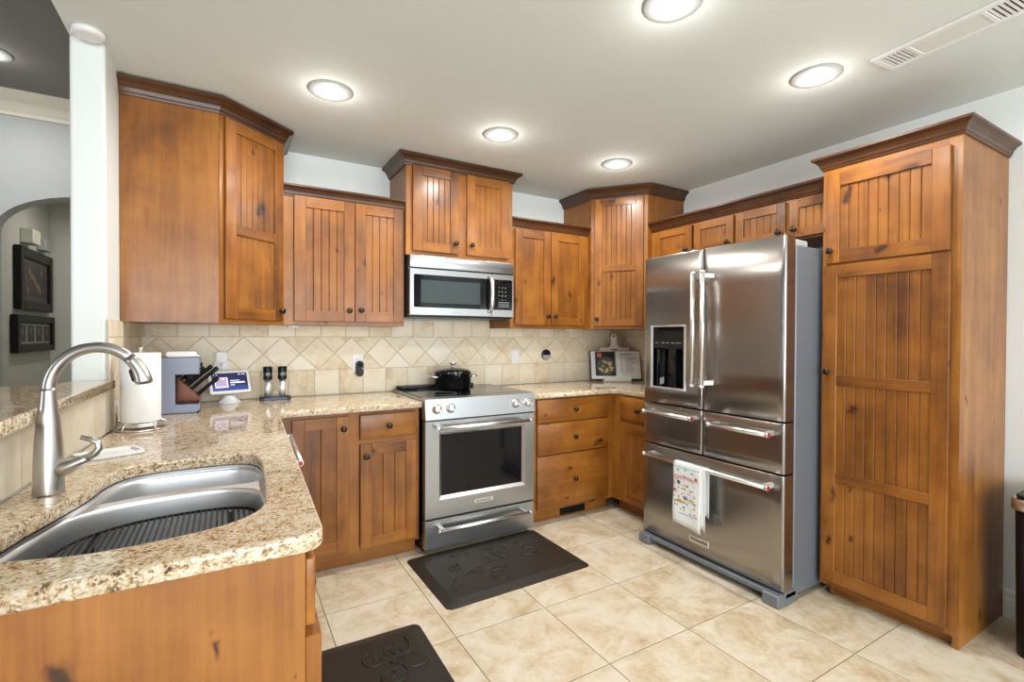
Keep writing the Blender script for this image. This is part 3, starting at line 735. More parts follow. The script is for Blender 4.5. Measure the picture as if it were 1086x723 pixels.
# ------------------------------------------------------------------ refrigerator (local x = towards the camera along the wall, y = into the wall)
FX, FY = 1.2996, -1.112; W = .911
c = thing('refrigerator', 'large stainless five-door refrigerator beside the pantry', 'refrigerator', (FX, FY, 0), R(-90))
MB().box(.006, W-.006, .105, .83, .03, 1.752, 0, .004).build('case', M['fridge_case'], c)
def panel(x0, x1, z0, z1, name, bow=.006, th=.085, hole=None, mats=None):
    e = [0, .002, .006, .014]
    xs = sorted(set([round(v, 5) for v in [x0+t for t in e]+[x1-t for t in e]+[x0+(x1-x0)*k/14 for k in range(1, 14)]+(list(hole[:2]) if hole else [])]))
    zs = sorted(set([round(v, 5) for v in [z0+t for t in (0, .003)]+[z1-t for t in (0, .003)]+[z0+(z1-z0)*k/4 for k in range(1, 4)]+(list(hole[2:]) if hole else [])]))
    def yy(x, z):
        d = min(x-x0, x1-x); k = 0
        if d < .014: k = .012*(1-math.sqrt(max(0, 1-((.014-d)/.014)**2)))
        dz = min(z-z0, z1-z)
        if dz < .003: k = max(k, .003-dz)
        u = ((x-FC[0])/FC[1]); return k + bow*u*u
    FC = (W/2, W/2)
    b_ = MB(); V = {}
    for i, x in enumerate(xs):
        for j, z in enumerate(zs): V[i, j] = b_.bm.verts.new((x, yy(x, z), z))
    for i in range(len(xs)-1):
        for j in range(len(zs)-1):
            if hole and hole[0]-1e-6 <= xs[i] < hole[1]-1e-6 and hole[2]-1e-6 <= zs[j] < hole[3]-1e-6: continue
            f_ = b_.bm.faces.new((V[i, j], V[i+1, j], V[i+1, j+1], V[i, j+1])); f_.smooth = True
    # sides and back
    loop = [V[i, 0] for i in range(len(xs))]+[V[len(xs)-1, j] for j in range(1, len(zs))]+[V[i, len(zs)-1] for i in range(len(xs)-2, -1, -1)]+[V[0, j] for j in range(len(zs)-2, 0, -1)]
    bk = [b_.bm.verts.new((v.co.x, th, v.co.z)) for v in loop]
    for k in range(len(loop)): b_.bm.faces.new((loop[k], loop[k-1], bk[k-1], bk[k]))
    b_.bm.faces.new(bk)
    return b_.build(name, mats or M['steel_f'], c)
XM = .4485                                       # seam between the left and right doors
hole = (.066, .330, .988, 1.366)
dl = panel(.001, XM-.0025, .894, 1.793, 'left_door', hole=hole)
dr = panel(XM+.0025, W-.001, .894, 1.793, 'right_door')
d1 = panel(.001, XM-.0025, .640, .886, 'left_drawer'); d2 = panel(XM+.0025, W-.001, .640, .886, 'right_drawer')
d3 = panel(.001, W-.001, .072, .631, 'freezer_drawer')
MB().box(.012, W-.012, .088, .104, .07, 1.75).build('gasket', M['black'], c)
# grille base with feet
b_ = MB(); b_.box(.0, W, .03, .12, .034, .068, 0, .004); b_.box(.0, .085, -.030, .14, 0, .062, 0, .006); b_.box(W-.085, W, -.030, .14, 0, .062, 0, .006); b_.box(.02, W-.02, -.012, .05, .034, .060, 0, .004)
b_.build('base_grille', M['fridge_case'], c)
b_ = MB()
for xx in (.06, W-.06): b_.cyl((xx, .75, 0), (xx, .75, .03), .03)
b_.build('rear_roller', M['black'], c)
b_ = MB(); b_.box(W-.11, W-.02, .07, .23, 1.752, 1.785, 0, .006); b_.box(.02, .11, .07, .23, 1.752, 1.785, 0, .006); b_.build('hinge_cover', M['box_grey'], c)
# dispenser
x0, x1, z0, z1 = hole
b_ = MB(); dep = .06
b_.quad([(x0, dep, z0), (x1, dep, z0), (x1, dep, z1), (x0, dep, z1)]); b_.quad([(x0, .003, z0), (x0, dep, z0), (x0, dep, z1), (x0, .003, z1)]); b_.quad([(x1, .001, z0), (x1, .001, z1), (x1, dep, z1), (x1, dep, z0)])
b_.quad([(x0, .003, z0), (x1, .001, z0), (x1, dep, z0), (x0, dep, z0)]); b_.quad([(x0, .003, z1), (x0, dep, z1), (x1, dep, z1), (x1, .001, z1)])
dp = b_.build('dispenser', M['black_glass'], dl)
b_ = MB(); q = .014
for a in ((x0-.004, x0+q, z0-.004, z1+.004), (x1-q*.8, x1+.004, z0-.004, z1+.004), (x0+q, x1-q*.8, z0-.004, z0+.008), (x0+q, x1-q*.8, z1-.006, z1+.004)): b_.box(a[0], a[1], -.003, .008, a[2], a[3], 0, .0015)
b_.build('dispenser_frame', M['chrome'], dl)
b_ = MB(); b_.box(x0+q, x1-.012, .003, .05, z1-.135, z1-.007, 0, .002); pn = b_.build('control_screen', M['black_glass'], dl)
b_ = MB()
for xx in (.085, .205): b_.prism([(xx, .055), (xx+.012, .022), (xx+.035, .022), (xx+.055, .055)], z0+.012, z1-.14)
b_.build('paddle', M['black_glass'], dl)
b_ = MB()
for xx, ww in ((.102, .018), (.150, .022), (.185, .02), (.222, .03), (.262, .02), (.288, .012)): b_.box(xx, xx+ww, .0022, .003, 1.262, 1.2655)
b_.build('screen_print', M['print_grey'], dl)
# handles
def vhandle(door_, x, sgn):
    h = MB().tube([(x, -.062, 1.030), (x, -.062, 1.655)], .0125, 0, 18).build('handle', M['chrome'], door_)
    for z in (1.050, 1.636):
        b_ = MB(); b_.prism([(x-.010, 0), (x+.010, 0), (x+.010+sgn*.02, .068), (x-.010+sgn*.02, .068)], z-.012, z+.012, mat=Matrix.Translation((0, -.064, 0))); b_.build('handle_post', M['chrome'], h)
    b_ = MB(); b_.cyl((x, -.062, 1.022), (x, -.062, 1.036), .0142); b_.build('end_cap', M['chrome'], h)
    b_ = MB(); b_.cyl((x, -.062, 1.650), (x, -.062, 1.662), .0142); b_.build('end_cap', M['chrome'], h)
vhandle(dl, .432-.004, -1); vhandle(dr, .492, 1)
def fh(parent, x0, x1, z):
    h = bar_handle(parent, x0, x1, z, -.060, .006, .0125, True, .022); return h
fh(d1, .062, .424, .842); fh(d2, .530, .872, .832); fh(d3, .066, .872, .578)
bd = MB().box(.372, .502, -.004, .004, .132, .170, 0, .001).build('badge', M['chrome'], d3)
MB().box(.378, .496, -.0046, -.004, .138, .164).build('badge_plate', M['nickel'], bd)
text('KitchenAid', .022, Matrix.Translation((.437, -.0051, .151)) @ FRONT, M['black'], 'lettering', bd, sx=1.1)
# towel over the freezer handle
TXF, TZ = -1.112-.320, .578
c = thing('dish_towel', 'white Colorado souvenir dish towel hanging over the lower refrigerator handle', 'towel', (FX, FY, .24), R(-90))
def sheet(x0, x1, pts, wave, n_=14):
    t = bmesh.new(); rows = []
    for s, (y, z) in enumerate(pts):
        row = []
        for k in range(n_+1):
            u = k/n_; dn = max(0, (TZ-z))/.35
            row.append(t.verts.new((x0+(x1-x0)*u, y-wave*dn*sin(u*7+.6)*(.5+.5*dn), z-.24+(-.020*u*dn if z < TZ-.2 else 0))))
        rows.append(row)
    for a, b2 in zip(rows, rows[1:]):
        for k in range(n_): f_ = t.faces.new((a[k], a[k+1], b2[k+1], b2[k])); f_.smooth = True
    return t
yh = -.060; rr = .0148
front = [(yh-rr-.003-.004*math.sin(k*.6), .245+(TZ-.245)*k/12) for k in range(12)]
over = [(yh-rr*cos(R(a)), TZ+rr*sin(R(a))) for a in range(0, 181, 20)]
back = [(yh+rr+.002, TZ-(TZ-.262)*k/10) for k in range(1, 11)]
b_ = MB(); b_.add(sheet(.318, .506, front+over+back, .004), 0)
tw = b_.build('towel_sheet', M['cloth'], c); sm = tw.modifiers.new('thickness', 'SOLIDIFY'); sm.thickness = .003; sm.offset = 0
b_ = MB(); b_.add(sheet(.500, .530, [(y-.002, z) for y, z in [(yh-rr+.004, .262+(TZ-.262)*k/10) for k in range(10)]]+[(yh-rr*cos(R(a)), TZ+rr*sin(R(a))) for a in range(0, 181, 20)]+[(yh+rr+.004, TZ-.25*k/8) for k in range(1, 9)], .003), 0)
t2 = b_.build('towel_fold', M['cloth'], c); sm = t2.modifiers.new('thickness', 'SOLIDIFY'); sm.thickness = .003; sm.offset = 0
yp = yh-rr-.0125
b_ = MB(); rnd = random.Random(4)
keys = ['c_red', 'c_blue', 'c_yel', 'c_vio', 'c_grn', 'c_dk', 'c_org']
def blob(cx, cz, rx, rz_, mi, pts=9):
    P = [(cx+rx*(.7+.5*rnd.random())*cos(2*pi*k/pts), cz+rz_*(.7+.5*rnd.random())*sin(2*pi*k/pts)) for k in range(pts)]
    b_.prism(P, 0, .0008, mi, mat=Matrix.Translation((0, yp+.003, -.24)) @ FRONT)
for i in range(7):
    for j in range(7):
        if rnd.random() < .8:
            z = .325+i*.024+rnd.uniform(-.006, .006); x = .336+j*.022+rnd.uniform(-.006, .006)
            blob(x, z, rnd.uniform(.004, .011), rnd.uniform(.002, .006), rnd.randrange(7))
for x, z, rx, rz_, mi in ((.362, .478, .010, .012, 5), (.480, .517, .008, .012, 0), (.356, .548, .012, .004, 1), (.405, .556, .01, .004, 1), (.452, .545, .012, .004, 1), (.37, .375, .03, .010, 2), (.41, .400, .016, .008, 3), (.45, .392, .02, .009, 2), (.335, .43, .01, .008, 0)): blob(x, z, rx, rz_, mi)
for z in (.305, .565): b_.prism([(.322, z), (.502, z), (.502, z+.003), (.322, z+.003)], 0, .0006, 1, mat=Matrix.Translation((0, yp+.003, -.24)) @ FRONT)
b_.build('printed_motif', [M[k] for k in keys], tw)
for i, ch in enumerate('COLORADO'):
    a = (i-3.5)/3.5; sz = .036 if i == 0 else .025
    text(ch, sz, Matrix.Translation((.400+a*.058, yp+.0022, .512-.010*a*a-.24)) @ FRONT @ Matrix.Rotation(-a*.18, 4, 'Z'), M['c_red'], 'letter', tw, .0005)

# ------------------------------------------------------------------ sink and faucet
def off(poly, d):
    cx = sum(p[0] for p in poly)/len(poly); cy = sum(p[1] for p in poly)/len(poly); o = []
    for i in range(len(poly)):
        a, c_ = Vector(poly[i-1]), Vector(poly[(i+1) % len(poly)]); t = (c_-a).normalized(); nr = Vector((t.y, -t.x))
        if nr.dot(Vector(poly[i])-Vector((cx, cy))) < 0: nr = -nr
        o.append((poly[i][0]+nr.x*d, poly[i][1]+nr.y*d))
    return o
ZS = ZC-.036
c = thing('sink', 'undermount stainless double-bowl sink set in the granite peninsula', 'sink', (-1.12, -1.9, .66))
OX, OY, OZ = 1.12, 1.9, -.66
big = spline([(-1.373, -2.12), (-1.358, -2.00), (-1.332, -1.885), (-1.285, -1.815), (-1.19, -1.765), (-1.07, -1.752), (-.975, -1.768), (-.920, -1.82), (-.908, -1.92), (-.912, -2.03), (-.934, -2.13), (-.995, -2.192), (-1.09, -2.22), (-1.20, -2.228), (-1.285, -2.208), (-1.342, -2.184)], 4)
small = spline([(-1.288, -1.742), (-1.270, -1.63), (-1.230, -1.556), (-1.15, -1.532), (-1.03, -1.531), (-.948, -1.549), (-.912, -1.62), (-.908, -1.71), (-.950, -1.738), (-1.07, -1.724), (-1.19, -1.734), (-1.25, -1.752)], 4)
LIP = ZS-.010
def bowl(poly, depth, name, lip=ZS-.010):
    b_ = MB(); t = bmesh.new(); rings = []
    lv = [(poly, lip), (off(poly, -.0012), lip-.0015), (off(poly, -.003), lip-.005), (off(poly, -.004), lip-.012), (off(poly, -.006), lip-.04), (off(poly, -.010), lip-depth+.05), (off(poly, -.012), lip-depth+.03), (off(poly, -.018), lip-depth+.012), (off(poly, -.030), lip-depth+.002), (off(poly, -.04), lip-depth)]
    for P, z in lv: rings.append([t.verts.new((x+OX, y+OY, z+OZ)) for x, y in P])
    n_ = len(poly)
    for a, b2 in zip(rings, rings[1:]):
        for k in range(n_): f_ = t.faces.new((a[k-1], a[k], b2[k], b2[k-1])); f_.smooth = True
    t.faces.new(rings[-1]); bmesh.ops.recalc_face_normals(t, faces=t.faces); bmesh.ops.reverse_faces(t, faces=t.faces)
    b_.add(t, 0); return b_.build(name, M['sink'], c)
bowl(big, .175, 'large_bowl'); bowl(small, .15, 'small_bowl')
# deck flange joining the bowls beneath the stone
t = bmesh.new(); es = []
for L in (off(SINK, .018), big, small):
    vs = [t.verts.new((x+OX, y+OY, LIP+OZ)) for x, y in L]; es += [t.edges.new((vs[i-1], vs[i])) for i in range(len(vs))]
bmesh.ops.triangle_fill(t, edges=es, use_beauty=True, normal=(0, 0, 1))
# triangle_fill also closes the bowls on some versions: drop faces whose centre is inside a bowl
def inside(p, poly):
    k = False
    for i in range(len(poly)):
        (x1_, y1_), (x2_, y2_) = poly[i-1], poly[i]
        if (y1_ > p[1]) != (y2_ > p[1]) and p[0] < (x2_-x1_)*(p[1]-y1_)/(y2_-y1_)+x1_: k = not k
    return k
bad = [f_ for f_ in t.faces if any(inside((f_.calc_center_median().x-OX, f_.calc_center_median().y-OY), L) for L in (big, small))]
bmesh.ops.delete(t, geom=bad, context='FACES')
b_ = MB(); b_.add(t, 0)
ol = off(SINK, .001); n_ = len(ol)
for k in range(n_): b_.quad([(ol[k-1][0]+OX, ol[k-1][1]+OY, LIP+OZ), (ol[k][0]+OX, ol[k][1]+OY, LIP+OZ), (ol[k][0]+OX, ol[k][1]+OY, ZS+OZ), (ol[k-1][0]+OX, ol[k-1][1]+OY, ZS+OZ)])
b_.build('rim', M['sink'], c)
for nm, (dx, dy, dz) in (('drain', (-1.12, -2.0, LIP-.175)), ('drain', (-1.1, -1.63, LIP-.15))):
    MB().lathe([(0, .001), (.028, .001), (.032, .004), (.045, .003), (.045, .0005)], Matrix.Translation((dx+OX, dy+OY, dz+OZ))).build(nm, M['chrome'], c)
# wire rack inside the large bowl
ZR = .812; rk = off(big, -.012)
c = thing('sink_rack', 'black wire rack with close parallel bars inside the large sink bowl', 'rack', (-1.12, -2.0, .684))
b_ = MB(); b_.tube([(x+1.12, y+2.0, ZR-.684) for x, y in rk], .0035, 0, 8, True); b_.build('rim_wire', M['black_metal'], c)
b_ = MB()
xs = [-1.35+k*.0128 for k in range(35)]
for x in xs:
    ys = []
    for i in range(len(rk)):
        (xa, ya), (xb, yb) = rk[i-1], rk[i]
        if (xa > x) != (xb > x): ys.append(ya+(yb-ya)*(x-xa)/(xb-xa))
    if len(ys) >= 2: b_.tube([(x+1.12, min(ys)+2.0, ZR-.684), (x+1.12, max(ys)+2.0, ZR-.684)], .0024, 0, 6)
b_.build('bars', M['black_metal'], c)
for xx in (-1.27, -.985):
    b_ = MB(); b_.box(xx-.006+1.12, xx+.006+1.12, -.17, .205, ZR-.684-.012, ZR-.684-.004, 0, .001)
    for yy in (-.13, .13): b_.cyl((xx+1.12, yy, .002), (xx+1.12, yy, ZR-.684-.008), .005, 0, 10)
    b_.build('support', M['black_metal'], c)
# faucet
c = thing('faucet', 'brushed nickel gooseneck pull-down faucet behind the sink', 'faucet', (-1.370, -1.765, ZC))
MB().lathe([(0, 0), (.0300, 0), (.0305, .004), (.0295, .03), (.0285, .08), (.0262, .13), (.0225, .18), (.0175, .22), (.0150, .25), (.0148, .258), (0, .258)], seg=32).build('body', M['nickel'], c)
dirv = Vector((.985, -.17, 0)).normalized(); ea, eb, ez = .098, .108, .250
arcp = lambda g: dirv*(ea+ea*cos(R(g)))+Vector((0, 0, ez+eb*sin(R(g))))
MB().tube([Vector((0, 0, .244))]+[arcp(180-k*7.0) for k in range(0, 20)], .0138, 0, 20).build('spout', M['nickel'], c)
gs = [48, 42, 36, 30, 24, 18, 12, 8]
sp = MB().tube([arcp(g) for g in gs], [.0140, .0146, .0153, .0162, .0172, .0182, .0190, .0186], 0, 22).build('spray_head', M['nickel'], c)
inn = [arcp(g)-(dirv*cos(R(g))+Vector((0, 0, sin(R(g)))))*rr_ for g, rr_ in ((34, .0155), (31, .0165), (22, .0180), (15, .019), (12, .018))]
MB().tube(inn, [.003, .006, .0065, .006, .003], 0, 10).build('spray_button', M['black'], sp)
MB().tube([arcp(8), arcp(7)], .014, 0, 20).build('nozzle', M['black'], sp)
lv = Vector((.97, -.25, 0)).normalized()
b_ = MB(); P0 = Vector((0, 0, .055))
b_.tube([P0+lv*.012, P0+lv*.035+Vector((0, 0, .008)), P0+lv*.052+Vector((0, 0, .015)), P0+lv*.070+Vector((0, 0, .023)), P0+lv*.080+Vector((0, 0, .028))], [.0205, .020, .0165, .0125, .0100], 0, 18)
j = b_.build('handle_joint', M['nickel'], c)
b_ = MB(); b_.tube([P0+lv*.078+Vector((0, 0, .027)), P0+lv*.094+Vector((0, 0, .037)), P0+lv*.103+Vector((0, 0, .050)), P0+lv*.101+Vector((0, 0, .064)), P0+lv*.088+Vector((0, 0, .073)), P0+lv*.066+Vector((0, 0, .080))], [.0095, .0092, .0085, .0076, .0068, .0060], 0, 14)
b_.build('lever', M['nickel'], c)
# flat white tray behind the sink
b_ = MB(); mt = Matrix.Translation((-1.322, -1.352, ZC)) @ Matrix.Rotation(R(24), 4, 'Z')
b_.prism(rrect(-.078, .078, -.052, .052, .012, 5), .0, .004, 0, mt, bev=.0015)
P1, P2 = rrect(-.082, .082, -.056, .056, .014, 5), rrect(-.072, .072, -.046, .046, .010, 5)
for k in range(len(P1)):
    for za, A, zb, B2 in ((.003, P1, .012, P1), (.012, P1, .012, P2), (.012, P2, .004, P2)):
        b_.quad([mt @ Vector((*A[k-1], za)), mt @ Vector((*A[k], za)), mt @ Vector((*B2[k], zb)), mt @ Vector((*B2[k-1], zb))])
single(b_, 'sponge_tray', M['white'], 'flat white tray on the granite behind the sink, beside the faucet lever', 'tray', (-1.322, -1.352, ZC))

# ------------------------------------------------------------------ things on the left counter
# paper towel holder and roll
bx, by = -1.300, -.862
c = thing('paper_towel_holder', 'wire paper towel holder with round base by the tiled wall corner', 'holder', (bx, by, ZC))
b_ = MB()
for r_, z in ((.082, .004), (.082, .022), (.074, .028)): b_.tube([(r_*cos(2*pi*k/40), r_*sin(2*pi*k/40), z) for k in range(40)], .0035, 0, 8, True)
b_.build('base_ring', M['chrome'], c)
for k in range(5):
    a = R(72*k+20); u = Vector((cos(a), sin(a), 0))
    MB().tube([u*.090+Vector((0, 0, .003)), u*.088+Vector((0, 0, .020)), u*.078+Vector((0, 0, .032)), u*.04+Vector((0, 0, .030)), Vector((0, 0, .030))], .003, 0, 8).build('base_wire', M['chrome'], c)
MB().tube([(0, 0, .029), (0, 0, .330), (0, 0, .338)], [.005, .005, .008], 0, 10).build('center_rod', M['chrome'], c)
MB().tube([(-.078, -.02, .026), (-.080, -.02, .12), (-.077, -.02, .135), (-.074, -.02, .12), (-.074, -.02, .035)], .0025, 0, 8).build('side_arm', M['chrome'], c)
b_ = MB(); b_.lathe([(.020, .034), (.066, .034), (.068, .037), (.068, .311), (.066, .314), (.020, .314), (.020, .034)], seg=48)
single(b_, 'paper_towel_roll', M['paper'], 'white paper towel roll standing on the wire holder', 'paper towels', (0, 0, 0)).location = (bx, by, ZC)
# coffee maker
c = thing('coffee_maker', 'slim grey-blue pod coffee maker with white lid between paper towels and knife block', 'coffee maker', (-1.20, -.42, ZC))
ox, oz = 1.20, -ZC
prof = [(-1.296, .914), (-1.13, .914), (-1.112, .925), (-1.112, .955), (-1.214, .957), (-1.214, 1.104), (-1.115, 1.104), (-1.112, 1.180), (-1.120, 1.190), (-1.290, 1.190), (-1.296, 1.183)]
b_ = MB(); b_.prism([(x+ox, z+oz) for x, z in prof], -.06, .06, 0, mat=FRONT, bev=.005, seg=2); b_.build('body', M['coffee'], c)
MB().box(-.100, .086, -.056, .056, -.0, .004).build('foot', M['black'], c)
b_ = MB(); b_.prism(rrect(-.052, .078, .279, .308, .012, 4), -.05, .05, 0, mat=FRONT, bev=.004); b_.build('lid', M['white'], c)
b_ = MB(); b_.prism(rrect(-.008, .082, -.048, .048, .01, 4), .044, .049); b_.build('drip_tray', M['black'], c)
MB().cyl((.04, 0, .165), (.04, 0, .192), .018, 0).build('nozzle', M['black'], c)
MB().box(-.014, -.012, -.05, .05, .05, .19).build('inner_panel', M['black'], c)
MB().cyl((.06, -.02, .278), (.088, -.02, .288), .008, 0).build('lid_latch', M['chrome'], c)
# knife block with knives
c = thing('knife_block', 'reddish wooden knife block tucked behind the coffee maker', 'knife block', (-1.195, -.235, ZC))
prof = [(-1.235, .912), (-1.090, .912), (-1.080, .968), (-1.212, 1.1147), (-1.272, 1.060)]
b_ = MB(); b_.prism([(x+1.155, z-ZC) for x, z in prof], -.055, .055, 0, mat=FRONT, bev=.004, seg=2); b_.build('block', M['block'], c)
nd = Vector((.743, 0, .669)); fd = Vector((-.669, 0, .743))
slots = [(.018, -.034, .130, ''), (.060, -.034, .165, ''), (.085, .004, .150, ''), (.104, -.034, .120, ''), (.128, .022, .125, ''), (.150, -.022, .118, ''), (.172, .030, .115, '')]
labs = ['black-handled paring knife, lowest in the knife block', 'black-handled knife pointing furthest right in the knife block', 'third lowest black-handled knife in the knife block', 'black-handled knife midway up the knife block', 'third black-handled knife from the top of the knife block', 'black-handled knife second from the top of the knife block', 'topmost black-handled knife in the knife block']
for (s, yo_, ln, _), lb in zip(slots, labs):
    base = Vector((-1.120, -.235+yo_, .968))+fd*s+nd*.0005
    k = thing('kitchen_knife', lb, 'knife', base, 0, 'knives in the knife block')
    b_ = MB(); up = fd
    P = [(0, .008), (ln*.3, .0095), (ln*.75, .010), (ln*.95, .0125), (ln, .010), (ln, -.008), (ln*.9, -.012), (ln*.6, -.008), (ln*.3, -.009), (.012, -.011), (0, -.008)]
    mt = Matrix(((nd.x, fd.x, 0, 0), (0, 0, -1, 0), (nd.z, fd.z, 0, 0), (0, 0, 0, 1)))
    b_.prism(P, -.0065, .0065, 0, mat=mt, bev=.002, seg=1); hd = b_.build('handle', M['knife_black'], k)
    MB().box(-.0004, .012, -.009, .009, -.0072, .0072, 0, mat=mt).build('bolster', M['black_metal'], k)
    b_ = MB(); b_.cyl(mt @ Vector((ln*.93, 0, -.0068)), mt @ Vector((ln*.93, 0, .0068)), .002, 0, 10); b_.build('rivet', M['plate'], hd)
# smart display
c = thing('smart_display', 'white smart display with glowing navy screen in front of the charger outlet', 'smart display', (-.985, -.15, ZC), R(18))
MB().lathe([(0, 0), (.058, 0), (.060, .004), (.052, .014), (.036, .028), (.030, .045), (0, .045)], seg=32).build('base', M['white'], c)
mt = Matrix.Translation((0, -.005, .118)) @ Matrix.Rotation(R(-22), 4, 'X') @ FRONT
b_ = MB(); b_.prism(rrect(-.108, .108, -.068, .068, .014, 5), -.014, .014, 0, mat=mt, bev=.005, seg=2, smooth_sides=True); bd = b_.build('housing', M['white'], c)
def flat(x0, x1, y0, y1, z, name, m_):
    return MB().box(x0, x1, y0, y1, z, z+.0004, 0, mat=mt).build(name, m_, bd)
flat(-.092, .092, -.052, .052, .0141, 'screen', M['screen']); flat(-.092, .092, -.052, -.025, .0146, 'screen_glow', M['screen_lo'])
flat(-.078, -.012, -.034, .026, .0150, 'screen_picture', M['screen_w']); flat(-.066, -.028, -.026, .014, .0154, 'screen_art', M['screen_v'])
b_ = MB()
for i in range(3): b_.box(-.074+i*.022, -.062+i*.022, -.03, .022, .0156, .016, 0, mat=mt)
b_.build('screen_art', M['screen_v'], bd)
b_ = MB()
for a in ((.0, .05, .004, .008), (.0, .076, -.010, -.002), (.0, .022, -.022, -.018), (.045, .058, .040, .044), (.064, .082, .040, .044), (-.082, -.078, .040, .044), (-.07, -.062, .040, .043)): b_.box(a[0], a[1], a[2], a[3], .015, .0154, 0, mat=mt)
b_.build('screen_text', M['screen_w'], bd)
MB().prism(rrect(-.045, .045, -.035, .03, .012, 4), -.040, -.0135, 0, mat=mt, bev=.004).build('speaker', M['white'], bd)
# mills on a tray
c = thing('mill_tray', 'dark slate tray holding two mills against the backsplash', 'tray', (-.745, -.125, ZC))
b_ = MB(); b_.prism(rrect(-.083, .083, -.032, .032, .016, 4), 0, .016, 0, bev=.003); b_.build('base', M['tray'], c)
b_ = MB()
for s in (-1, 1): b_.prism(rrect(s*.072-.012, s*.072+.012, -.034, .034, .008, 4), .0, .021, 0, bev=.003)
b_.build('end_grip', M['black'], c)
MB().tube([(-.008, 0, .015), (-.008, 0, .038), (-.003, 0, .048), (.003, 0, .048), (.008, 0, .038), (.008, 0, .015)], .0025, 0, 8).build('carry_loop', M['chrome'], c)
def mill(x, lab):
    k = thing('pepper_mill', lab, 'mill', (x, -.125, ZC+.0165), 0, 'mills on the slate tray')
    MB().lathe([(0, 0), (.0195, 0), (.0195, .108), (0, .108)], seg=28, sharp=True).build('body', M['steel_v'], k)
    cp = MB().lathe([(0, .108), (.025, .108), (.0255, .112), (.0235, .135), (.0255, .165), (.026, .180), (.023, .184), (0, .184)], seg=28).build('cap', M['black'], k)
    MB().lathe([(0, 0), (.0165, 0), (.0165, .003), (.014, .005), (0, .005)], Matrix.Translation((0, -.0215, .139)) @ Matrix.Rotation(R(90), 4, 'X'), seg=20).build('badge', M['mill_cap'], cp)
mill(-.785, 'left mill on the slate tray, black cap and steel body'); mill(-.706, 'right mill on the slate tray, black cap and steel body')

# ------------------------------------------------------------------ cookbook corner
rz = R(-28)
c = thing('cookbook_stand', 'cream cutting-board shaped cookbook stand in the right counter corner', 'stand', (1.915, -.195, ZC), rz)
tl = Matrix.Translation((0, .012, .012)) @ Matrix.Rotation(R(-14), 4, 'X') @ FRONT
P = [(-.13, 0), (.13, 0), (.13, .285), (.05, .288)] + [(.034, .30), (.027, .32), (.026, .385)] + arc(0, .385, .026, 0, 180, 8)[1:] + [(-.027, .32), (-.034, .30), (-.05, .288), (-.13, .285)]
b_ = MB(); b_.prism(P, -.008, .008, 0, mat=tl, bev=.002, seg=1); bo = b_.build('board', M['cream'], c)
b_ = MB(); b_.lathe([(0, 0), (.009, 0), (.009, .001), (0, .001)], tl @ Matrix.Translation((0, .388, .008)), seg=16); b_.build('hanging_hole', M['dark_slot'], bo)
b_ = MB()
for s_ in (-1, 1): b_.tube([tl @ Vector((s_*(.004+.022*math.sin(q*.5)*(1-q*.06)), .262+.006*q*(1 if q < 4 else .8)-.0006*q*q, .0084)) for q in range(9)], .0022, 0, 6)
b_.tube([tl @ Vector((-.035, .272, .0084)), tl @ Vector((-.02, .266, .0084)), tl @ Vector((.02, .266, .0084)), tl @ Vector((.035, .272, .0084))], .0018, 0, 6)
b_.build('scroll_ornament', M['dark_slot'], bo)
b_ = MB(); b_.box(-.118, .118, -.052, .024, .0, .012, 0, .002); b_.box(-.118, .118, -.052, -.044, .0, .046, 0, .002); b_.build('ledge', M['cream'], c)
b_ = MB(); b_.box(-.03, .03, .012, .11, .0, .010, 0, .002); b_.tube([(0, .10, .006), (0, .075, .22)], .006, 0, 8); b_.build('back_leg', M['cream'], c)
k = thing('cookbook', 'open cookbook with a pasta photo, resting on the cream stand', 'book', (1.915, -.195, ZC+.014), rz)
tb = Matrix.Translation((0, -.009, .002)) @ Matrix.Rotation(R(-14), 4, 'X') @ FRONT
MB().box(-.222, .222, .0, .255, -.006, -.003, 0, mat=tb).build('cover', M['black'], k)
def pages(x0, x1, s):
    t = bmesh.new(); n_ = 12; rows = []
    for i in range(n_+1):
        u = i/n_; x = x0+(x1-x0)*u; d = .004+.014*math.sin(pi*min(1, u*1.0))**.7*(1-.45*u)
        rows.append((x, d))
    P = [(x, -.003) for x, _ in (rows[0], rows[-1])]
    b_ = MB()
    for (xa, da), (xb, db) in zip(rows, rows[1:]):
        for za, zb in ((.006, .249),):
            q = [(xa, za, da), (xb, za, db), (xb, zb, db), (xa, zb, da)]
            b_.quad([tb @ Vector(p) for p in q])
        b_.quad([tb @ Vector(p) for p in ((xa, .249, da), (xb, .249, db), (xb, .249, -.003), (xa, .249, -.003))])
        b_.quad([tb @ Vector(p) for p in ((xa, .006, -.003), (xb, .006, -.003), (xb, .006, db), (xa, .006, da))])
    xe, de = rows[-1]; b_.quad([tb @ Vector(p) for p in ((xe, .006, -.003), (xe, .249, -.003), (xe, .249, de), (xe, .006, de))])
    return b_.build('pages', M['page'], k)
pl = pages(-.001, -.216, -1); pr_ = pages(.001, .216, 1)
zf = .0185
def pic(m_, P, z, parent, name): return MB().prism(P, z, z+.0006, 0, mat=tb).build(name, m_, parent)
pic(M['dark_print'], [(-.182, .03), (-.008, .03), (-.008, .242), (-.182, .242)], zf, pl, 'photo')
pic(M['plate'], [(-.09+.080*cos(R(a)), .115+.080*sin(R(a))) for a in range(0, 360, 15)], zf+.0007, pl, 'photo_plate')
rn = random.Random(3)
b_ = MB()
for i in range(22):
    a, q = rn.uniform(0, 2*pi), .058*math.sqrt(rn.random()); x, y = -.09+q*cos(a), .110+q*.9*sin(a)
    b_.prism([(x+rn.uniform(.007, .016)*cos(R(t)), y+rn.uniform(.006, .013)*sin(R(t))) for t in range(0, 360, 45)], zf+.0014+i*.00002, zf+.0016+i*.00002, rn.choice((0, 0, 0, 1)), mat=tb)
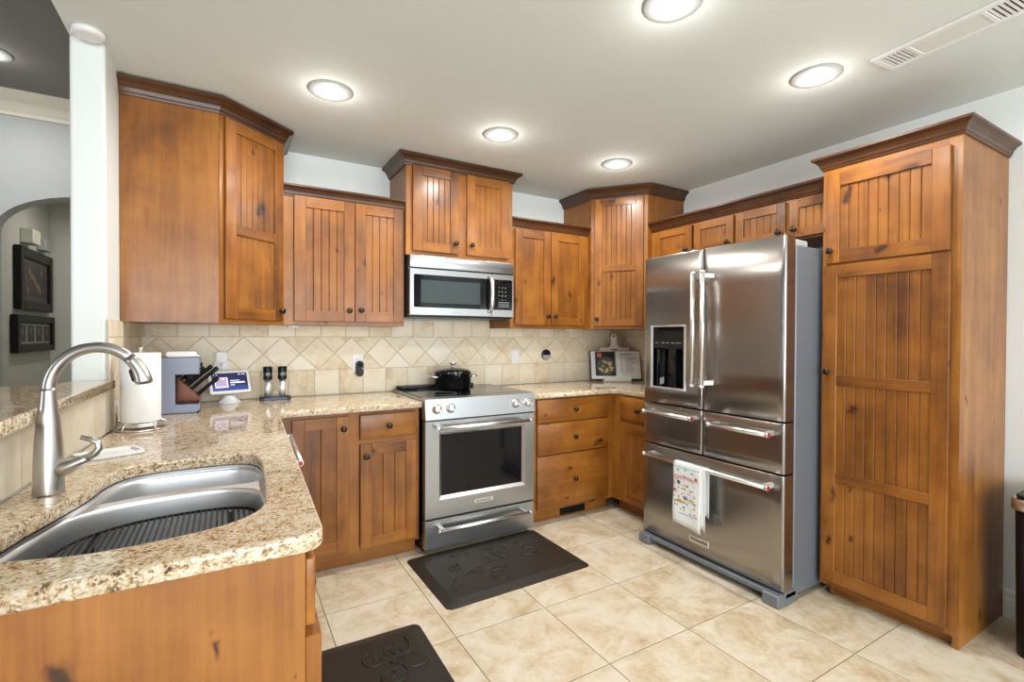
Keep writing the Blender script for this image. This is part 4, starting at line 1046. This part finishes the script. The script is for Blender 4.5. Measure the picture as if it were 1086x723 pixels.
b_.build('photo_food', [M['pasta'], M['herb']], pl)
pic(M['sauce'], [(-.145+.022*cos(R(a)), .212+.022*sin(R(a))) for a in range(0, 360, 20)], zf+.0007, pl, 'photo_bowl')
b_ = MB()
for i in range(10):
    for xa, xb in ((.035, .062), (.080, .080+rn.uniform(.05, .105))): b_.box(xa, xb, .185-i*.0135, .1885-i*.0135, zf, zf+.0004, 0, mat=tb)
b_.box(.035, .14, .216, .224, zf, zf+.0004, 0, mat=tb); b_.build('text_lines', M['print_grey'], pr_)

# ------------------------------------------------------------------ outlets, switches and small fittings on the tile
TF = -.0112
def plate(label, x, z, kind, grp=None, w2=.036, h2=.059):
    c = thing('outlet_plate' if kind == 'outlet' else 'switch_plate', label, kind, (x, TF, z), 0, grp)
    b_ = MB(); b_.prism(rrect(-w2, w2, -h2, h2, .004, 3), 0, .006, 0, mat=FRONT, bev=.0015, seg=1); b_.build('plate', M['white'], c)
    if kind == 'outlet':
        for s in (-1, 1):
            b_ = MB(); b_.prism(rrect(-.016, .016, s*.02-.014, s*.02+.014, .006, 4), .0055, .0072, 0, mat=FRONT)
            so = b_.build('socket', M['white'], c)
            b_ = MB()
            for xx in (-.006, .006): b_.box(xx-.001, xx+.001, -.0078, -.0072, s*.02-.002, s*.02+.006)
            b_.build('slot', M['dark_slot'], so)
    else:
        b_ = MB(); b_.prism(rrect(-.016, .016, -.033, .033, .003, 3), .0055, .009, 0, mat=FRONT, bev=.001, seg=1); b_.build('rocker', M['white'], c)
    return c
plate('white outlet plate holding the black oval device, left of the range', -.236, 1.115, 'outlet')
c = thing('doorbell_receiver', 'black oval plug-in device on the outlet left of the range', 'plug-in device', (-.226, TF-.0075, 1.078))
b_ = MB(); b_.prism([(x, y) for x, y in arc(0, .028, .0245, 0, 180, 10)+arc(0, -.028, .0245, 180, 360, 10)], 0, .028, 0, mat=FRONT, bev=.005, seg=2, smooth_sides=True); b_.build('housing', M['black'], c)
b_ = MB(); b_.lathe([(0, 0), (.013, 0), (.013, .0012), (0, .0016)], Matrix.Translation((0, -.0275, .028)) @ Matrix.Rotation(R(90), 4, 'X'), seg=20); b_.build('speaker_dot', M['trash'], c)
b_ = MB(); b_.cyl((.017, -.024, .001), (.017, -.031, .001), .004, 0, 10); b_.build('status_light', M['white'], c)
plate('white rocker switch plate on the tile, right of the range', 1.000, 1.137, 'switch')
plate('white outlet plate behind the smart display with a charger in it', -1.025, 1.140, 'outlet')
c = thing('wall_charger', 'white plug-in charger in the outlet behind the smart display', 'charger', (-1.022, TF-.0078, 1.170))
b_ = MB(); b_.prism(rrect(-.030, .030, -.032, .032, .012, 4), 0, .026, 0, mat=FRONT, bev=.004, seg=2); b_.build('housing', M['white'], c)
MB().tube([(0, -.013, -.032), (0, -.016, -.08), (.01, .0, -.15), (.02, -.005, -.235)], .002, 0, 8).build('cable', M['white'], c)
c = thing('round_wall_gadget', 'round disc, black above and silver below, mounted on the tile right of the range', 'wall gadget', (1.300, TF, 1.146))
MB().lathe([(0, 0), (.044, 0), (.044, .010), (.040, .013), (0, .013)], Matrix.Rotation(R(90), 4, 'X'), seg=36).build('disc', M['black'], c)
b_ = MB(); b_.prism(arc(0, -.002, .0395, 180, 360, 16), .0131, .0145, 0, mat=FRONT); b_.build('lower_half', M['box_grey'], c)
# thin white cords in the left corner
b_ = MB(); b_.tube([(-1.365, -.075, 1.359), (-1.372, -.05, 1.28), (-1.355, -.03, 1.20), (-1.37, -.03, 1.08), (-1.36, -.04, .96), (-1.35, -.06, .9145)], .0022, 0, 8)
single(b_, 'power_cord', M['white'], 'thin white cord hanging from under the left corner cabinet behind paper towels', 'cord', (-1.36, -.05, .914))
def puck(x, y, lab):
    c = thing('puck_light', lab, 'light', (x, y, ZU-.001), 0, 'under-cabinet puck lights')
    MB().lathe([(0, 0), (.036, 0), (.036, -.011), (.031, -.014), (.027, -.0125)], seg=28).build('housing', M['white'], c)
    MB().lathe([(0, -.0128), (.027, -.0126), (.027, -.010)], seg=28).build('lens', M['lens_off'], c)
puck(1.425, -.17, 'white puck light under the cabinet right of the microwave'); puck(-.655, -.22, 'white puck light under the cabinet above the mills')
c = thing('toe_kick_vent', 'black floor-level vent in the toe kick below the three drawers', 'vent', (1.185, -.5305, .052))
MB().box(-.112, .112, -.012, 0, -.040, .036, 0, .002).build('frame', M['black'], c)
b_ = MB()
for i in range(5): b_.box(-.1, .1, -.0145, -.012, -.028+i*.012, -.023+i*.012)
b_.build('louvers', M['black_metal'], c)

# ------------------------------------------------------------------ ceiling fittings
def lamp(x, y, z, lab, lens='lens', grp='recessed kitchen ceiling lights', power=None):
    c = thing('ceiling_light', lab, 'ceiling light', (x, y, z), 0, grp)
    MB().lathe([(0, -.0002), (.099, -.0002), (.100, -.004), (.094, -.008), (.060, -.013), (.053, -.009)], seg=48).build('trim_ring', M['lamp_trim'], c)
    MB().lathe([(.053, -.009), (.046, -.0115), (.03, -.013), (0, -.0135)], seg=40).build('lens', M[lens], c)
    l = bpy.data.lights.new('lamp_glow', 'AREA'); l.shape = 'DISK'; l.size = .11; l.energy = power or LAMP_W; l.color = (1, .97, .93); l.spread = R(170)
    o = bpy.data.objects.new('lamp_glow', l); COL.objects.link(o); o.parent = c; o.location = (0, 0, -.018)
    l = bpy.data.lights.new('lamp_halo', 'POINT'); l.shadow_soft_size = .03; l.energy = (power or LAMP_W)*.11; l.color = (1, .97, .93)
    o = bpy.data.objects.new('lamp_halo', l); COL.objects.link(o); o.parent = c; o.location = (0, 0, -.085)
for x, y, lab in ((-.570, -.937, 'recessed ceiling light nearest the left corner cabinet'), (.360, -.915, 'recessed ceiling light in front of the cabinet above the microwave'), (1.255, -.903, 'recessed ceiling light in front of the angled right corner cabinet'), (1.253, -2.177, 'recessed ceiling light next to the long ceiling vent'), (.340, -2.177, 'recessed ceiling light cut by the top edge of the photo')):
    lamp(x, y, H, lab)
lamp(-2.10, .316, HD, 'ceiling light at far left on the dark dining ceiling', 'lens_far', 'dining ceiling lights', 8)
lamp(-1.75, 1.75, 2.45, 'added unseen light that brightens the hall beyond the arch', 'lens_far', 'added hall lights', 5)  # lamp added out of view to brighten the hall walls and pictures
c = thing('smoke_detector', 'round white smoke detector on the ceiling at the top of the white column', 'smoke detector', (-1.447, -.935, H))
MB().lathe([(0, -.0002), (.052, -.0002), (.053, -.012), (.049, -.018), (.040, -.023), (.034, -.023), (0, -.024)], seg=40).build('housing', M['white'], c)
MB().box(-.055, -.048, -.006, .006, -.012, -.004).build('tab', M['print_grey'], c)
# long ceiling panel with grilles at both ends
a, b2 = Vector((1.390, -2.370)), Vector((1.347, -2.838)); d = (b2-a); L = d.length
c = thing('ceiling_vent', 'long white ceiling panel with slotted grilles at both ends', 'vent', (a.x, a.y, H), math.atan2(d.y, d.x))
hw_ = .078
b_ = MB(); b_.box(0, L, -hw_, -hw_+.022, -.012, -.0005, 0, .002); b_.box(0, L, hw_-.022, hw_, -.012, -.0005, 0, .002)
for p, q in ((0, .022), (.112, .128), (L-.128, L-.112), (L-.022, L)): b_.box(p, q, -hw_+.022, hw_-.022, -.012, -.0005, 0, .001)
b_.build('frame', M['white'], c)
MB().box(.128, L-.128, -hw_+.022, hw_-.022, -.010, -.001, 0).build('diffuser', M['lens_off'], c)
for p, q in ((.022, .112), (L-.112, L-.022)): MB().box(p, q, -hw_+.022, hw_-.022, -.002, -.0005).build('duct_opening', M['dark_slot'], c)
for s0 in (.022, L-.112):
    for i in range(6):
        MB().box(s0+.004+i*.015, s0+.011+i*.015, -hw_+.022, hw_-.022, -.010, -.004).build('slat', M['white'], c)

# ------------------------------------------------------------------ floor mats
def mat(loc, rz, Wm, Dm, label, seed):
    c = thing('floor_mat', label, 'mat', loc, rz, None)
    b_ = MB(); t = bmesh.new(); lv = [(0, 0, .022), (0, .003, .022), (.048, .0165, .020), (.054, .018, .018)]; rings = []
    for ins, z, r_ in lv: rings.append([t.verts.new((x, y, z)) for x, y in rrect(-Wm/2+ins, Wm/2-ins, -Dm/2+ins, Dm/2-ins, max(r_, .006)+.012, 5)])
    n_ = len(rings[0])
    for a, b2 in zip(rings, rings[1:]):
        for k in range(n_): t.faces.new((a[k-1], a[k], b2[k], b2[k-1]))
    t.faces.new(rings[-1]); t.faces.new(rings[0][::-1]); bmesh.ops.recalc_face_normals(t, faces=t.faces)
    b_.add(t, 0); rn = random.Random(seed)
    def swirl(x, y, a0, s, turns, fl):
        P = []; n2 = 34
        for k in range(n2+1):
            u = k/n2; a = a0+fl*turns*2*pi*u; r_ = s*(1-u)**1.2+.004
            P.append((x+r_*cos(a), y+r_*sin(a), .0182))
        b_.tube(P, [.0045*(1-.6*k/n2)+.001 for k in range(n2+1)], 0, 6)
    def stem(p0, p1, bend):
        P = []; a = Vector(p0); b2 = Vector(p1); nr = Vector((-(b2-a).y, (b2-a).x))
        for k in range(21): u = k/20; q = a.lerp(b2, u)+nr*bend*math.sin(u*pi)*(1 if u < .5 else 1); P.append((q.x, q.y, .0182))
        b_.tube(P, [.005-.0028*abs(k/10-1) for k in range(21)], 0, 6)
    hw2, hd = Wm/2-.09, Dm/2-.09
    for i in range(int(Wm*13)):
        x, y = rn.uniform(-hw2, hw2), rn.uniform(-hd, hd)
        swirl(x, y, rn.uniform(0, 6), rn.uniform(.04, .085), rn.uniform(1.1, 1.7), rn.choice((-1, 1)))
    for i in range(int(Wm*11)):
        x, y = rn.uniform(-hw2, hw2), rn.uniform(-hd, hd); a = rn.uniform(0, 2*pi); q = rn.uniform(.08, .16)
        e = (max(-hw2, min(hw2, x+q*cos(a))), max(-hd, min(hd, y+q*sin(a)))); stem((x, y), e, rn.uniform(-.35, .35))
    b_.build('pad', M['mat'], c)
mat((.338, -.938, 0), R(1), .88, .60, 'dark brown cushioned floor mat in front of the range', 5)
mat((-.53, -1.66, 0), R(-91), .80, .545, 'dark brown cushioned floor mat beside the peninsula at the bottom edge', 8)

# ------------------------------------------------------------------ trash can
c = thing('trash_can', 'black trash can with steel rim at the right edge, past the pantry', 'trash can', (1.945, -2.83, 0))
b_ = MB(); t = bmesh.new(); rings = []
for z, s in ((0, .93), (.012, .95), (.60, 1.0)): rings.append([t.verts.new((x, y, z)) for x, y in rrect(-.165*s, .165*s, -.14*s, .14*s, .045, 6)])
for a, b2 in zip(rings, rings[1:]):
    for k in range(len(a)): f_ = t.faces.new((a[k-1], a[k], b2[k], b2[k-1])); f_.smooth = True
t.faces.new(rings[0][::-1]); t.faces.new(rings[-1]); bmesh.ops.recalc_face_normals(t, faces=t.faces); b_.add(t, 0); b_.build('bin', M['trash'], c)
b_ = MB(); b_.prism(rrect(-.178, .178, -.150, .150, .05, 6), .600, .648, 0, bev=.006, seg=2, smooth_sides=True); b_.build('rim', M['nickel'], c)
b_ = MB(); b_.prism(rrect(-.165, .165, -.138, .138, .045, 6), .648, .662, 0, bev=.006, seg=2); b_.build('lid', M['trash'], c)
MB().box(-.06, .06, -.175, -.135, .004, .024, 0, .004).build('pedal', M['nickel'], c)

# ------------------------------------------------------------------ hall beyond the arch
XH = -2.3495
def framed(label, y0, y1, z0, z1, fw_, content):
    c = thing('picture_frame', label, 'picture', (XH, (y0+y1)/2, (z0+z1)/2), R(90)); w2, h2 = (y1-y0)/2, (z1-z0)/2
    b_ = MB(); b_.box(-w2, -w2+fw_, -.045, 0, -h2, h2, 0, .006); b_.box(w2-fw_, w2, -.045, 0, -h2, h2, 0, .006)
    b_.box(-w2+fw_, w2-fw_, -.044, 0, -h2, -h2+fw_, 0, .006); b_.box(-w2+fw_, w2-fw_, -.044, 0, h2-fw_, h2, 0, .006); b_.build('frame', M['frame'], c)
    MB().box(-w2+fw_, w2-fw_, -.022, -.002, -h2+fw_, h2-fw_).build('mat_board', M['matboard'], c)
    content(c, w2-fw_, h2-fw_); return c
def group_photo(c, w2, h2):
    p = MB().box(-w2+.05, w2-.05, -.024, -.022, -h2+.04, h2-.04).build('photo', M['photo'], c)
    rn = random.Random(2)
    for i in range(9):
        x, z = -w2+.14+(2*w2-.28)*((i*.37) % 1), -h2*.5+h2*1.1*((i*.61) % 1)
        b_ = MB(); b_.prism([(x+.022*cos(R(t)), z+.028*sin(R(t))) for t in range(0, 360, 30)], 0, .001, 0, mat=Matrix.Translation((0, -.024, 0)) @ FRONT); b_.build('photo_face', M['face'], p)
def four_photos(c, w2, h2):
    for i in range(4):
        x = -w2+2*w2*(i+.5)/4; ww, hh = w2*.20, h2*.72
        b_ = MB(); b_.box(x-ww-.012, x+ww+.012, -.024, -.022, -hh-.012, hh+.012); p = b_.build('photo_border', M['box_grey'], c)
        MB().box(x-ww, x+ww, -.0255, -.024, -hh, hh).build('photo', M['photo'], p)
        MB().prism([(x+.022*cos(R(t)), .02+.035*sin(R(t))) for t in range(0, 360, 30)], 0, .001, 0, mat=Matrix.Translation((0, -.0255, 0)) @ FRONT).build('photo_figure', M['face'], p)
framed('dark framed group photo on the hall wall, the upper picture', 1.57, 2.33, 1.485, 1.962, .075, group_photo)
framed('dark frame with four small photos on the hall wall, the lower picture', 1.50, 2.375, 1.160, 1.447, .055, four_photos)
def wallbox(name, label, y, z, w2, h2, dp, mk, vent):
    c = thing(name, label, 'wall box', (XH, y, z), R(90))
    MB().box(-w2, w2, -dp, 0, -h2, h2, 0, .004).build('housing', M[mk], c)
    b_ = MB()
    for i in range(4): b_.box(-w2*.6, w2*.6, -dp-.002, -dp, -h2*.5+i*h2*.33, -h2*.42+i*h2*.33)
    b_.build('grille', M['box_grey'] if vent else M['ivory'], c)
wallbox('door_chime', 'ivory door chime box above the framed pictures in the hall', 1.80, 2.055, .085, .055, .075, 'ivory', False)
wallbox('wall_speaker', 'small grey box right of the ivory door chime in the hall', 2.16, 2.045, .075, .048, .055, 'box_grey', True)
